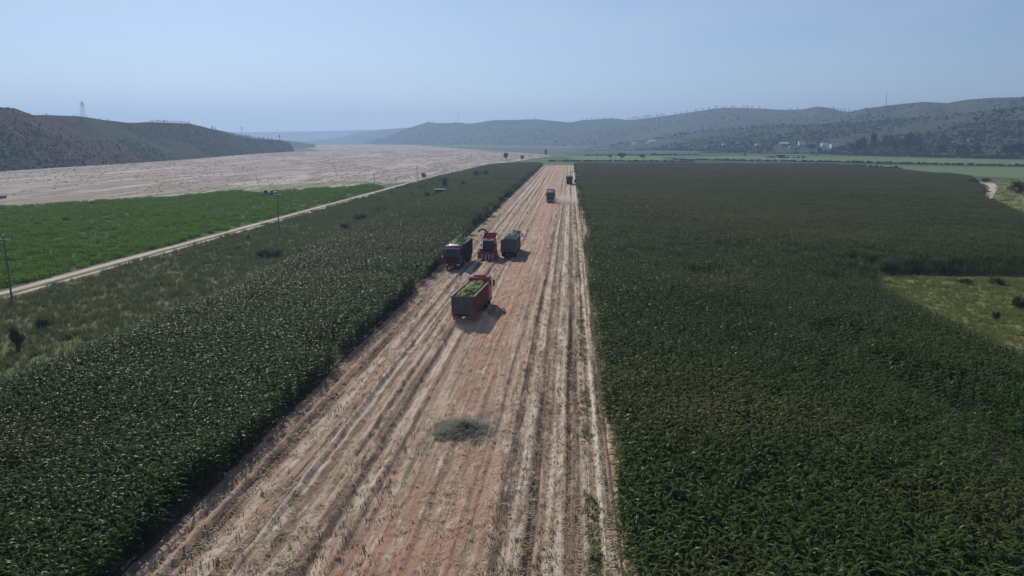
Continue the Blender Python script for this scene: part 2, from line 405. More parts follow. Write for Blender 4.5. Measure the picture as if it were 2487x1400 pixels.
class MB:
    """collects boxes, prisms, cylinders and tubes; build() makes ONE mesh object"""
    def __init__(self): self.V = []; self.F = []
    def add(self, V, F):
        k = len(self.V); self.V += [tuple(v) for v in V]; self.F += [tuple(i + k for i in f) for f in F]; return self
    def box(self, x0, x1, y0, y1, z0, z1, bev=0.0):
        if bev <= 0:
            V = [(x, y, z) for z in (z0, z1) for x, y in ((x0, y0), (x1, y0), (x1, y1), (x0, y1))]
            return self.add(V, [(3, 2, 1, 0), (4, 5, 6, 7), (0, 1, 5, 4), (1, 2, 6, 5), (2, 3, 7, 6), (3, 0, 4, 7)])
        bm = bmesh.new(); bmesh.ops.create_cube(bm, size=1)
        for v in bm.verts:
            v.co = Vector(((x0 + x1) / 2 + v.co.x * (x1 - x0), (y0 + y1) / 2 + v.co.y * (y1 - y0), (z0 + z1) / 2 + v.co.z * (z1 - z0)))
        bmesh.ops.bevel(bm, geom=bm.edges[:], offset=bev, segments=2, affect='EDGES', profile=0.6)
        return self.from_bm(bm)
    def from_bm(self, bm):
        bm.verts.index_update()
        self.add([v.co[:] for v in bm.verts], [[v.index for v in f.verts] for f in bm.faces]); bm.free(); return self
    def prism(self, poly, a0, a1, axis='x', bev=0.0):
        """poly in the two other axes (y,z for x; x,z for y; x,y for z)"""
        def P(a, p):
            return {'x': (a, p[0], p[1]), 'y': (p[0], a, p[1]), 'z': (p[0], p[1], a)}[axis]
        n = len(poly)
        bm = bmesh.new()
        A = [bm.verts.new(P(a0, p)) for p in poly]; Bv = [bm.verts.new(P(a1, p)) for p in poly]
        bm.faces.new(A); bm.faces.new(Bv)
        for i in range(n): bm.faces.new((A[i], A[(i + 1) % n], Bv[(i + 1) % n], Bv[i]))
        bmesh.ops.recalc_face_normals(bm, faces=bm.faces[:])
        if bev > 0: bmesh.ops.bevel(bm, geom=bm.edges[:], offset=bev, segments=2, affect='EDGES', profile=0.6)
        return self.from_bm(bm)
    def cyl(self, p0, p1, r0, r1=None, n=12, cap=True):
        r1 = r0 if r1 is None else r1
        p0 = Vector(p0); p1 = Vector(p1); d = (p1 - p0).normalized()
        u = d.orthogonal().normalized(); w = d.cross(u)
        V = []
        for p, r in ((p0, r0), (p1, r1)):
            for i in range(n):
                a = 2 * math.pi * i / n
                V.append(p + u * math.cos(a) * r + w * math.sin(a) * r)
        F = [(i, (i + 1) % n, n + (i + 1) % n, n + i) for i in range(n)]
        if cap: F += [tuple(range(n - 1, -1, -1)), tuple(range(n, 2 * n))]
        return self.add(V, F)
    def lathe(self, prof, cx=0, cy=0, cz=0, n=24, axis='x'):
        V = []; F = []
        for (a, r) in prof:
            for i in range(n):
                th = 2 * math.pi * i / n
                V.append((cx + a, cy + r * math.cos(th), cz + r * math.sin(th)))
        m = len(prof)
        for j in range(m - 1):
            for i in range(n):
                F.append((j * n + i, j * n + (i + 1) % n, (j + 1) * n + (i + 1) % n, (j + 1) * n + i))
        F += [tuple(range(n)), tuple(range((m - 1) * n, m * n))]
        return self.add(V, F)
    def tube(self, pts, r, n=8):
        for i in range(len(pts) - 1):
            ra = r[i] if isinstance(r, (list, tuple)) else r
            rb = r[i + 1] if isinstance(r, (list, tuple)) else r
            self.cyl(pts[i], pts[i + 1], ra, rb, n)
        return self
    def mesh(self, name, mat, smooth=False):
        me = bpy.data.meshes.new(name); me.from_pydata(self.V, [], self.F)
        me.validate()
        bm = bmesh.new(); bm.from_mesh(me); bmesh.ops.recalc_face_normals(bm, faces=bm.faces[:]); bm.to_mesh(me); bm.free()
        me.materials.append(MAT[mat])
        if smooth:
            me.polygons.foreach_set('use_smooth', np.ones(len(me.polygons), bool))
            me.set_sharp_from_angle(angle=R(35))
        return me
    def build(self, name, mat, parent=None, smooth=False, loc=(0, 0, 0)):
        return obj(name, self.mesh(name, mat, smooth), parent, loc)

def copy_tree(o, parent=None):
    c = o.copy(); C.objects.link(c); c.parent = parent
    for ch in list(o.children): copy_tree(ch, c)
    return c

# ------------------------------------------------------------------ scattering of uncountable growth (one object each)
def proto_collection(name, meshes):
    col = bpy.data.collections.new(name)
    for i, me in enumerate(meshes):
        o = bpy.data.objects.new('%s_%02d' % (name, i), me); col.objects.link(o)
    return col

def scatter(name, col, P, rot, scl, idx, label, cat):
    P = np.asarray(P, np.float32)
    me = bpy.data.meshes.new(name)
    me.vertices.add(len(P)); me.vertices.foreach_set('co', P.ravel())
    a = me.attributes.new('rot', 'FLOAT_VECTOR', 'POINT'); a.data.foreach_set('vector', np.asarray(rot, np.float32).ravel())
    a = me.attributes.new('scl', 'FLOAT_VECTOR', 'POINT'); a.data.foreach_set('vector', np.asarray(scl, np.float32).ravel())
    a = me.attributes.new('idx', 'INT', 'POINT'); a.data.foreach_set('value', np.asarray(idx, np.int32).ravel())
    o = obj(name, me)
    g = bpy.data.node_groups.new(name, 'GeometryNodeTree')
    g.interface.new_socket('Geometry', in_out='INPUT', socket_type='NodeSocketGeometry')
    g.interface.new_socket('Geometry', in_out='OUTPUT', socket_type='NodeSocketGeometry')
    gi = g.nodes.new('NodeGroupInput'); go = g.nodes.new('NodeGroupOutput')
    ci = g.nodes.new('GeometryNodeCollectionInfo'); ci.inputs[0].default_value = col
    ci.inputs['Separate Children'].default_value = True; ci.inputs['Reset Children'].default_value = True
    ip = g.nodes.new('GeometryNodeInstanceOnPoints'); ip.inputs['Pick Instance'].default_value = True
    def na(nm, typ):
        n = g.nodes.new('GeometryNodeInputNamedAttribute'); n.data_type = typ; n.inputs[0].default_value = nm
        return next(s for s in n.outputs if s.enabled and s.name == 'Attribute')
    L = g.links.new
    L(gi.outputs[0], ip.inputs['Points']); L(ci.outputs[0], ip.inputs['Instance'])
    L(na('idx', 'INT'), ip.inputs['Instance Index'])
    L(na('rot', 'FLOAT_VECTOR'), ip.inputs['Rotation']); L(na('scl', 'FLOAT_VECTOR'), ip.inputs['Scale'])
    L(ip.outputs[0], go.inputs[0])
    md = o.modifiers.new('scatter', 'NODES'); md.node_group = g
    tag(o, label, cat, kind='stuff')
    return o

def rz_only(n): 
    r = np.zeros((n, 3)); r[:, 2] = rng.uniform(0, 2 * math.pi, n); return r
def uni(s): return np.repeat(np.asarray(s)[:, None], 3, 1)

def leaf_strip(V, F, base, az, L, w, up0, droop, segs=5, fold=0.25, M=None):
    """an arching blade; M collects material slots"""
    ca, sa = math.cos(az), math.sin(az)
    p = Vector(base); ang = up0
    k0 = len(V); step = L / segs
    for i in range(segs + 1):
        t = i / segs
        ww = w * (0.55 + 1.6 * t) if t < 0.28 else w * (1 - ((t - 0.28) / 0.72) ** 2.0)
        ww = max(ww, 0.004)
        side = Vector((-sa, ca, 0))
        dirv = Vector((ca * math.cos(ang), sa * math.cos(ang), math.sin(ang)))
        nrm = side.cross(dirv)
        if fold is None:
            V += [p + side * ww * 0.5, p - side * ww * 0.5]
        else:
            V += [p + side * ww * 0.5 - nrm * (-fold) * ww, p, p - side * ww * 0.5 - nrm * (-fold) * ww]
        p = p + dirv * step
        ang -= droop / segs
    c = 2 if fold is None else 3
    for i in range(segs):
        for j in range(c - 1):
            a = k0 + i * c + j
            F.append((a, a + 1, a + c + 1, a + c))
            if M is not None: M.append(0)

def corn_mesh(name, seed, leaves=11, segs=5, fold=0.22, n_plants=1, size=0, low=0.35, spread_rows=False):
    r = random.Random(seed)
    V = []; F = []; M = []
    spots = [(0, 0)] if n_plants == 1 else [(r.uniform(-size / 2, size / 2), r.uniform(-size / 2, size / 2)) for _ in range(n_plants)]
    for (ox, oy) in spots:
        H = r.uniform(1.95, 2.3); a0 = r.uniform(0, 6.28)
        lean = Vector((r.uniform(-.08, .08), r.uniform(-.08, .08), 0))
        for i in range(leaves):
            f = low + (1 - low) * i / (leaves - 1)
            z = H * f * 0.93
            az = a0 + (math.pi if i % 2 else 0) + r.uniform(-.6, .6)
            L = r.uniform(0.62, 0.92) * (1.0 if f < 0.8 else 0.8)
            leaf_strip(V, F, (ox + lean.x * z, oy + lean.y * z, z), az, L, r.uniform(.09, .125), R(r.uniform(24, 58)), R(r.uniform(70, 130)), segs, fold, M)
        k = len(V)
        for (zz, rr) in ((0, .018), (H, .008)):
            for q in range(3):
                V.append(Vector((ox + lean.x * zz + rr * math.cos(q * 2.09), oy + lean.y * zz + rr * math.sin(q * 2.09), zz)))
        F += [(k, k + 1, k + 4, k + 3), (k + 1, k + 2, k + 5, k + 4), (k + 2, k, k + 3, k + 5)]; M += [0, 0, 0]
        if r.random() < 0.75 or n_plants > 1:
            for q in range(4 if n_plants == 1 else 3):
                n0 = len(F)
                leaf_strip(V, F, (ox + lean.x * H, oy + lean.y * H, H), r.uniform(0, 6.28), r.uniform(.22, .34), .03 if n_plants == 1 else .055, R(r.uniform(60, 88)), R(r.uniform(5, 50)), 2, None)
                M += [1] * (len(F) - n0)
    me = bpy.data.meshes.new(name); me.from_pydata([v[:] for v in V], [], F)
    me.materials.append(MAT['corn_leaf']); me.materials.append(MAT['corn_tassel'])
    me.polygons.foreach_set('material_index', np.array(M, np.int32))
    me.polygons.foreach_set('use_smooth', np.ones(len(F), bool))
    return me

def blob_leaves(n, rx, ry, rz, cz, s0, s1, seed, clumps=14, surf=0.55):
    """leaf cards spread in uneven clumps through a crown's volume"""
    r = np.random.default_rng(seed)
    d = r.normal(size=(clumps, 3)); d /= np.linalg.norm(d, axis=1)[:, None]
    cc = d * r.uniform(0.25, 0.8, (clumps, 1))
    cr = r.uniform(0.28, 0.5, clumps)
    k = r.integers(0, clumps, n)
    e = r.normal(size=(n, 3)); e /= np.linalg.norm(e, axis=1)[:, None]
    p = cc[k] + e * (cr[k] * r.uniform(surf, 1.0, n))[:, None]
    p *= np.array([rx, ry, rz]); p[:, 2] += cz
    s = r.uniform(s0, s1, n)
    u = r.normal(size=(n, 3)); u /= np.linalg.norm(u, axis=1)[:, None]
    w = np.cross(u, r.normal(size=(n, 3))); w /= np.linalg.norm(w, axis=1)[:, None]
    V = np.stack([p - u * s[:, None], p + w * s[:, None] * .6, p + u * s[:, None], p - w * s[:, None] * .6], 1).reshape(-1, 3)
    F = np.arange(4 * n).reshape(n, 4)
    return V, F

# ================================================================== SETTING
GZ = -0.30
def sheet(name, poly, z, mat, label=None):
    """flat sheet from a world polygon"""
    bm = bmesh.new()
    f = bm.faces.new([bm.verts.new((p[0], p[1], z)) for p in poly])
    bmesh.ops.triangulate(bm, faces=[f])
    me = bpy.data.meshes.new(name); bm.to_mesh(me); bm.free(); me.materials.append(MAT[mat])
    o = obj(name, me); o['kind'] = 'structure'
    if o.data.polygons[0].normal.z < 0: o.data.flip_normals()
    return o

sheet('ground', [(-9000, -3000), (9000, -3000), (9000, 9000), (-9000, 9000)], GZ, 'meadow')

river_px = [(-500, 545), (-200, 520), (0, 505), (250, 491), (500, 474), (640, 463), (830, 463), (912, 450), (1012, 439), (1130, 411),
            (1225, 396), (1290, 386), (1345, 379), (1300, 373), (1220, 368), (1130, 362), (1060, 357), (1000, 352.5), (900, 351.5), (760, 351.5), (712, 356)]
river_w = [at(*p) for p in river_px] + [Vector((-420, 1250, 0)), Vector((-700, 760, 0)), Vector((-900, 500, 0))]
sheet('riverbed', [(p.x, p.y) for p in river_w], -0.2, 'river_sand')

crop_px = [(-420, 540), (-200, 516), (0, 506), (110, 499), (250, 490), (420, 480), (560, 466), (640, 470), (720, 462), (830, 457), (905, 449)]
crop_w = [(at(*p).x, at(*p).y) for p in crop_px] + [(-76.5, 300), (-76.5, 20), (-330, 20)]
sheet('crop_field', crop_w, 0.0, 'crop_soil')

sheet('riverbank', [(at(*q).x, at(*q).y) for q in ((200, 494), (420, 482), (560, 468), (640, 472), (830, 459), (905, 450), (930, 444), (860, 440), (700, 446), (560, 456), (400, 471), (230, 487))], -.1, 'bank_turf')
sheet('verge', [(-76.5, 15), (-43.5, 15), (-42, 575), (-47, 640), (-66, 610), (-76, 400)], 0.012, 'verge_soil')
def wobble_strip(name, xc, hw, y0, y1, z, mat, seed):
    ys = np.arange(y0, y1, 3.0); V = []; F = []
    for i, y in enumerate(ys):
        bend = 0.0 if y < 360 else (y - 360) ** 2 * 0.00030
        o1 = (float(vnoise(np.array([y * 0.15]), np.array([seed + .5]), seed)[0]) - .5) * hw * .9
        o2 = (float(vnoise(np.array([y * 0.15]), np.array([seed + 9.5]), seed)[0]) - .5) * hw * .9
        V += [(xc - hw + o1 + bend, y, z), (xc + hw + o2 + bend, y, z)]
        if i: F.append((2 * i - 2, 2 * i - 1, 2 * i + 1, 2 * i))
    o = obj(name, mesh_np(name, V, F, mat)); o['kind'] = 'structure'; return o
wobble_strip('dirt_track', -74.6, 0.75, 20, 640, 0.03, 'track_dirt', 3)
wobble_strip('dirt_track', -72.2, 0.45, 20, 640, 0.03, 'track_dirt', 5)

CORN_R = [(2.7, 5), (41, 5), (39, 60), (39.5, 80), (42, 104), (48, 111), (150, 113), (102, 158), (112, 190), (133, 250), (160, 300), (199, 386), (189, 560), (2.7, 572)]
CORN_L = [(-44.5, 5), (-20.4, 5), (-20.4, 572), (-41.5, 572), (-42.5, 300), (-44.5, 150)]
sheet('cornfield_soil', CORN_R, 0.0, 'field_soil')
sheet('cornfield_soil', CORN_L, 0.0, 'field_soil')
sheet('clearing', [(39, 30), (160, 30), (150, 113), (48, 111), (42, 104), (39.5, 80)], 0.012, 'clearing_soil')
sheet('clearing', [(102, 158), (240, 150), (320, 420), (199, 386), (160, 300), (133, 250), (112, 190)], 0.012, 'clearing_soil')
gp = [at(*p) for p in [(2376, 486), (2396, 470), (2404, 458), (2398, 450), (2372, 444), (2345, 440), (2350, 437.5), (2385, 440.5), (2415, 446), (2424, 455), (2418, 466), (2406, 488)]]
sheet('path', [(p.x, p.y) for p in gp], 0.03, 'track_dirt')

t = NT('pale_field'); t.col(t.ramp(t.noise(t.mapping((.01, .05, 1)), 1, 5), [(.35, (0.085, 0.155, 0.055)), (.65, (0.13, 0.19, 0.085))])); t.set(rough=.95, spec=.1); MAT['pale_field'] = t.m
t = NT('deep_field'); t.col(t.ramp(t.noise(t.mapping((.01, .05, 1)), 1, 5), [(.35, (0.03, 0.06, 0.028)), (.65, (0.05, 0.085, 0.04))])); t.set(rough=.95, spec=.1); MAT['deep_field'] = t.m
for mt, pl in (('pale_field', [(1640, 386), (1760, 378), (2080, 382), (2600, 391), (2600, 402), (2300, 396), (1900, 390)]),
               ('deep_field', [(1640, 389), (1900, 392), (2300, 398), (2600, 404), (2600, 408), (2300, 401), (1900, 396), (1600, 393)]),
               ('pale_field', [(2000, 399), (2300, 404), (2600, 411), (2600, 440), (2320, 424), (2200, 410)]),
               ('deep_field', [(1370, 372), (1700, 370), (1880, 374), (1700, 376), (1380, 377)]),
               ('pale_field', [(1380, 381), (1600, 380), (1620, 388), (1500, 391), (1400, 389)])):
    sheet('field', [(at(*q).x, at(*q).y) for q in pl], -.25 + .01 * len(bpy.data.objects) % .05, mt)

# --- harvested strip with ruts
def strip_h(x, y):
    amp = np.interp(x, [-21, -19, -10, -8, -4, -2, 3, 4], [0.4, 1.0, 1.0, 0.45, 0.40, 0.75, 0.8, 0.5])
    wav = x + 0.5 * (fbm(x * 0 + 3.3, y * 0.02, 5, 2) - .5) * np.interp(x, [-12, -6], [0.4, 2.0])
    f0 = fbm(wav * 1.35, y * 0.010, 11, 3) - .5
    h = np.tanh(f0 * 9) * 0.085 + f0 * .25
    f1 = fbm(wav * 3.3, y * 0.035, 12, 2) - .5
    h += np.tanh(f1 * 8) * 0.055
    rows = np.abs(((wav + 20.4) / 0.62) % 1.0 - .5) * 2
    h += np.interp(x, [-9.5, -9, -3.5, -2.5], [1, 0.25, 0.25, 1]) * 0.06 * (rows - .5)
    h *= amp
    for (tx, tw, dp, dr) in ((-18.3, .38, .10, 0), (-16.1, .36, .09, .0), (-14.6, .3, .07, .004), (-12.4, .35, .08, .01), (-7.2, .3, .06, .02), (-5.0, .3, .06, .018),
                             (-3.3, .28, .08, .004), (-1.75, .33, .09, .0), (.55, .36, .10, 0), (1.75, .2, .05, 0), (2.55, .33, .08, 0)):
        d = (x - (tx + dr * (y - 40))) / tw
        h += -dp * np.exp(-d ** 4) + dp * 0.55 * np.exp(-((np.abs(d) - 1.5) / 0.4) ** 2)
    h += (fbm(x * 1.6, y * 0.8, 21, 4) - .5) * 0.22 * np.interp(x, [-9, -7, -4, -2], [1, .7, .7, 1])
    h += np.clip(fbm(x * 2.3, y * 1.3, 31, 2) - .66, 0, 1) * 0.35
    return h

def build_strip():
    ys = [8.0]
    while ys[-1] < 578: ys.append(ys[-1] + max(0.055, 0.0021 * ys[-1]))
    ys = np.array(ys); xs = np.arange(-21.2, 4.21, 0.08)
    X, Y = np.meshgrid(xs, ys)
    Z = strip_h(X, Y)
    edge = np.clip(np.minimum(X + 21.2, 4.2 - X) / 0.6, 0, 1)
    Z = Z * edge + 0.03 * edge - 0.02
    nx, ny = len(xs), len(ys)
    V = np.stack([X, Y, Z], -1).reshape(-1, 3)
    i = np.arange((ny - 1) * (nx - 1)); r = i // (nx - 1); c = i % (nx - 1)
    a = r * nx + c
    F = np.stack([a, a + 1, a + nx + 1, a + nx], 1)
    o = obj('harvested_strip', mesh_np('harvested_strip', V, F, 'strip_soil', True)); o['kind'] = 'structure'
    return o
build_strip()
def zs(x, y): return float(strip_h(np.array([x * 1.0]), np.array([y * 1.0]))[0]) + 0.01

# tyre-tread lugs pressed into the near wheel tracks
def treads():
    V = []; F = []
    for (tx, dr, wd, y0, y1) in ((-18.3, 0, .62, 18, 90), (-16.1, 0, .55, 18, 60), (-1.75, 0, .55, 17, 75), (.55, 0, .62, 17, 90), (2.55, 0, .5, 17, 70), (-5.0, .018, .45, 17, 30)):
        y = y0
        while y < y1:
            for s in (-1, 1):
                xc = tx + dr * (y - 40); yy = y + (0.13 if s > 0 else 0)
                x0, x1 = xc + s * 0.02, xc + s * wd / 2
                w = 0.06; k = len(V); lh = 0.04 * min(1, max(.0, (y1 - y) / 30)) * random.uniform(.3, 1.2)
                z0 = zs(x0, yy); z1 = zs(x1, yy - 0.2)
                V += [(x0, yy, z0 - .02), (x0, yy + w, z0 + lh), (x0, yy + 2 * w, z0 - .02),
                      (x1, yy - .2, z1 - .02), (x1, yy - .2 + w, z1 + lh), (x1, yy - .2 + 2 * w, z1 - .02)]
                F += [(k, k + 1, k + 4, k + 3), (k + 1, k + 2, k + 5, k + 4), (k, k + 1, k + 2), (k + 3, k + 4, k + 5)]
            y += 0.29
    o = obj('tyre_tread_ridges', mesh_np('tyre_tread_ridges', V, F, 'strip_soil'))
    tag(o, 'rows of chevron tyre tread ridges pressed into the bare soil', 'tyre marks', kind='stuff')
treads()

# --- hills
HILLS = {}
def hill(name, pts, mat, ncol=160, seed=0, rough=0.16, pw=1.35):
    pts = np.array(pts, float)
    pxs = np.linspace(pts[0, 0], pts[-1, 0], ncol)
    cy = np.interp(pxs, pts[:, 0], pts[:, 1]); Dc = np.interp(pxs, pts[:, 0], pts[:, 2]); Df = np.interp(pxs, pts[:, 0], pts[:, 3])
    nr = 40; nb = 8
    G = np.zeros((nr + nb, ncol, 3))
    for j in range(ncol):
        c = at_range(pxs[j], cy[j], Dc[j]); f = at_range(pxs[j], 338, Df[j])
        for i in range(nr):
            t = i / (nr - 1)
            x = f.x + (c.x - f.x) * t; y = f.y + (c.y - f.y) * t
            G[i, j] = (x, y, (0.3 * t + 0.7 * t ** pw) * (c.z + 1) - 1)
        for i in range(nb):
            t = (i + 1) / nb
            G[nr + i, j] = (c.x + (c.x - f.x) * t * 1.2, c.y + (c.y - f.y) * t * 1.2, (c.z + 1) * (1 - t ** 1.5) - 1)
    zc = G[nr - 1, :, 2].max()
    T = np.concatenate([np.linspace(0, 1, nr), 1 - np.linspace(1 / nb, 1, nb)])[:, None]
    sc = 1 / (zc * 1.2 + 20)
    nz = fbm(G[..., 0] * sc, G[..., 1] * sc, seed, 5) - .5
    gul = np.abs(fbm(G[..., 0] * sc * 1.6, G[..., 1] * sc * 1.6, seed + 50, 3) - .5) * -2 + .35
    G[..., 2] += (nz + .6 * gul) * zc * rough * 2.2 * np.sin(np.pi * np.clip(T * .97, 0, 1)) ** 0.8
    ny = nr + nb
    i = np.arange((ny - 1) * (ncol - 1)); r = i // (ncol - 1); c = i % (ncol - 1); a = r * ncol + c
    F = np.stack([a, a + 1, a + ncol + 1, a + ncol], 1)
    o = obj(name, mesh_np(name, G.reshape(-1, 3), F, mat, True)); o['kind'] = 'structure'
    HILLS[name + str(seed)] = (pxs, G, nr)
    return pxs, G, nr

def hill_t(H, px, t):
    pxs, G, nr = H
    u = np.interp(px, pxs, np.arange(len(pxs))); j = int(min(u, len(pxs) - 2)); fu = u - j
    v = t * (nr - 1); i = int(min(v, nr - 2)); fv = v - i
    p = (G[i, j] * (1 - fu) + G[i, j + 1] * fu) * (1 - fv) + (G[i + 1, j] * (1 - fu) + G[i + 1, j + 1] * fu) * fv
    return Vector(p)

def proj(p):
    q = ROT.transposed() @ (Vector(p) - Vector((0, 0, CAMH)))
    return 1243.5 + FPX * q.x / -q.z, 700 - FPX * q.y / -q.z

def hill_at(H, px, py):
    best = None
    for k in range(200):
        p = hill_t(H, px, k / 199)
        e = abs(proj(p)[1] - py)
        if best is None or e < best[0]: best = (e, p)
    return best[1]

L1 = hill('hill', [(-420, 250, 640, 480), (-150, 256, 690, 520), (0, 262, 720, 566), (35, 264, 730, 585), (80, 280, 745, 600), (190, 283, 800, 645), (260, 293, 850, 675), (310, 298, 880, 700),
           (360, 297, 910, 730), (460, 300, 1000, 820), (520, 315, 1060, 900), (570, 330, 1130, 1000), (620, 338, 1200, 1090), (680, 340, 1290, 1190), (704, 347, 1330, 1250), (713, 360, 1350, 1300)], 'hill_red', 260, 1, 0.10)
L2 = hill('hill', [(400, 309, 1700, 1400), (480, 311, 1750, 1450), (540, 318, 1800, 1500), (590, 329, 1850, 1550), (640, 337, 1900, 1600), (720, 345, 2000, 1700), (765, 351, 2100, 1800)], 'hill_turf', 90, 2, 0.06)
R1 = hill('hill', [(880, 350, 3300, 3100), (940, 332, 3200, 2900), (985, 314, 3100, 2750), (1040, 297, 3000, 2600), (1060, 300, 3000, 2600), (1115, 298, 2950, 2500), (1140, 301, 2900, 2450), (1200, 293, 2850, 2350),
           (1300, 290, 2750, 2200), (1340, 294, 2700, 2150), (1385, 298, 2650, 2100), (1410, 293, 2650, 2050), (1480, 287, 2600, 1950), (1530, 292, 2550, 1900), (1570, 288, 2520, 1850),
           (1640, 279, 2480, 1800), (1700, 270, 2440, 1750), (1740, 264, 2420, 1720), (1780, 262, 2400, 1700), (1850, 265, 2380, 1650), (1900, 268, 2350, 1600), (1950, 266, 2330, 1580), (1985, 259, 2320, 1560),
           (2010, 262, 2310, 1550), (2040, 271, 2300, 1550), (2100, 274, 2300, 1550), (2200, 275, 2300, 1550)], 'hill_turf', 300, 3, 0.07)
R2 = hill('hill', [(1990, 300, 1950, 1450), (2030, 282, 1950, 1430), (2060, 273, 1940, 1400), (2100, 264, 1900, 1380), (2150, 257, 1880, 1350), (2240, 248, 1850, 1300), (2300, 251, 1830, 1280), (2350, 243, 1800, 1250),
           (2400, 239, 1780, 1220), (2487, 237, 1750, 1200), (2800, 236, 1700, 1150), (3200, 240, 1600, 1100)], 'hill_turf', 160, 4, 0.08)
R3 = hill('hill', [(1440, 355, 1750, 1600), (1500, 350, 1700, 1500), (1560, 343, 1650, 1420), (1640, 325, 1600, 1350), (1750, 314, 1550, 1250), (1880, 303, 1500, 1150), (2000, 302, 1450, 1080), (2100, 296, 1400, 1010),
           (2200, 288, 1350, 980), (2300, 280, 1300, 950), (2400, 268, 1280, 930), (2487, 262, 1260, 920), (2800, 255, 1240, 880), (3300, 250, 1200, 850)], 'hill_turf', 240, 5, 0.10)
F1 = hill('hill', [(690, 349, 4800, 4500), (760, 343, 4800, 4300), (830, 334, 4750, 4200), (870, 322, 4700, 4100), (930, 315, 4600, 4000), (1010, 309, 4500, 3900), (1120, 303, 4400, 3800), (1250, 312, 4400, 3800)], 'hill_turf', 120, 6, 0.06)
F2 = hill('hill', [(150, 325, 7600, 7000), (400, 322, 7600, 7000), (600, 321, 7600, 7000), (740, 320, 7500, 6900), (840, 317, 7400, 6800), (950, 315, 7300, 6700), (1150, 308, 7200, 6600), (1400, 318, 7200, 6600)], 'hill_turf', 100, 7, 0.05)

# ================================================================== UNCOUNTABLE GROWTH
corn_col = proto_collection('corn_plant', [corn_mesh('corn_plant', 100 + i, 12, 5, 0.22, 1, 0, 0.22) for i in range(7)])
corn_far = proto_collection('corn_patch', [corn_mesh('corn_patch', 200 + i, 7, 3, None, 34, 2.7, 0.5) for i in range(5)])

def corn_field(name, poly, ymax_near, labels):
    xs0 = min(p[0] for p in poly); xs1 = max(p[0] for p in poly); y1 = max(p[1] for p in poly)
    # single plants in drilled rows
    X, Y = np.meshgrid(np.arange(xs0 + .3, xs1, 0.60), np.arange(10, ymax_near, 0.26))
    X = X.ravel() + rng.normal(0, .06, X.size); Y = Y.ravel() + rng.normal(0, .07, Y.size)
    e = (fbm(Y * .22, Y * 0 + 3.5, 63, 3) - .5) * 1.1
    m = inside(poly, X, Y) & (np.abs(X) < 0.78 * Y + 16) & (rng.random(X.size) > 0.05) & (rng.random(X.size) > (Y - (ymax_near - 45)) / 45)
    m &= (X > 3.15 + e) if xs1 > 0 else (X < -20.6 + e)
    gap = fbm(X * .11, Y * .11, 61, 3)
    m &= ~((gap > 0.70) & (rng.random(X.size) < 0.75))
    X, Y = X[m], Y[m]
    s = (0.82 + 0.46 * fbm(X * 0.07, Y * 0.07, 71, 3)) * rng.uniform(.82, 1.12, X.size)
    if xs1 > 0: s *= np.where((X > 43) & (Y > 108), np.interp(Y, [111, 119], [.45, 1]), 1) * np.where((Y < 112) & (X > 36), np.interp(X, [37, 41], [1, .6]), 1)
    else: s *= np.interp(X, [-44.5, -41.5], [.6, 1])
    rot = rz_only(X.size); rot[:, 0] = rng.normal(0, .07, X.size); rot[:, 1] = rng.normal(0, .07, X.size)
    scatter(name, corn_col, np.stack([X, Y, np.zeros_like(X)], 1), rot, uni(s), rng.integers(0, 7, X.size), labels[0], 'corn')
    X, Y = np.meshgrid(np.arange(xs0 + 1.1, xs1, 2.2), np.arange(ymax_near - 44.0, y1, 2.2))
    X = X.ravel() + rng.normal(0, .25, X.size); Y = Y.ravel() + rng.normal(0, .25, Y.size)
    m = inside(poly, X, Y) & (rng.random(X.size) < (Y - (ymax_near - 45)) / 40)
    m &= (X > 4.0) if xs1 > 0 else (X < -21.6)
    X, Y = X[m], Y[m]
    s = (0.87 + 0.36 * fbm(X * 0.05, Y * 0.05, 71, 3)) * rng.uniform(.92, 1.08, X.size)
    S = uni(s); S[:, :2] = 1.0
    scatter(name, corn_far, np.stack([X, Y, np.zeros_like(X)], 1), rz_only(X.size), S, rng.integers(0, 5, X.size), labels[1], 'corn')
corn_field('corn_crop', CORN_R, 150, ('tall dark green standing corn filling the near right of the bare strip', 'hazy distant standing corn right of the bare strip behind the vehicles'))
corn_field('corn_crop', CORN_L, 150, ('tall dark green standing corn filling the near left of the bare strip', 'distant band of standing corn left of the strip beyond the harvester'))

# low bright green crop
def card_patch(name, n, size, z0, z1, s0, s1, mat, seed, flat=0.6):
    r = np.random.default_rng(seed)
    p = np.stack([r.uniform(-size / 2, size / 2, n), r.uniform(-size / 2, size / 2, n), r.uniform(z0, z1, n)], 1)
    nr = r.normal(size=(n, 3)) * flat; nr[:, 2] += 1; nr /= np.linalg.norm(nr, axis=1)[:, None]
    u = np.cross(nr, r.normal(size=(n, 3))); u /= np.linalg.norm(u, axis=1)[:, None]; w = np.cross(nr, u)
    s = r.uniform(s0, s1, n)[:, None]
    V = np.stack([p - u * s, p + w * s * .6, p + u * s, p - w * s * .6], 1).reshape(-1, 3)
    return mesh_np(name, V, np.arange(4 * n).reshape(n, 4), mat)
def grass_patch(name, n, size, h0, h1, mat, seed, wid=.03):
    r = random.Random(seed); V = []; F = []
    cl = [(r.uniform(-size / 2, size / 2), r.uniform(-size / 2, size / 2)) for _ in range(n // 9)]
    for i in range(n):
        cx, cy = r.choice(cl)
        leaf_strip(V, F, (cx + r.gauss(0, .12), cy + r.gauss(0, .12), 0), r.uniform(0, 6.28), r.uniform(h0, h1), wid, R(r.uniform(60, 90)), R(r.uniform(10, 80)), 2, None)
    return mesh_np(name, [v[:] for v in V], F, mat)

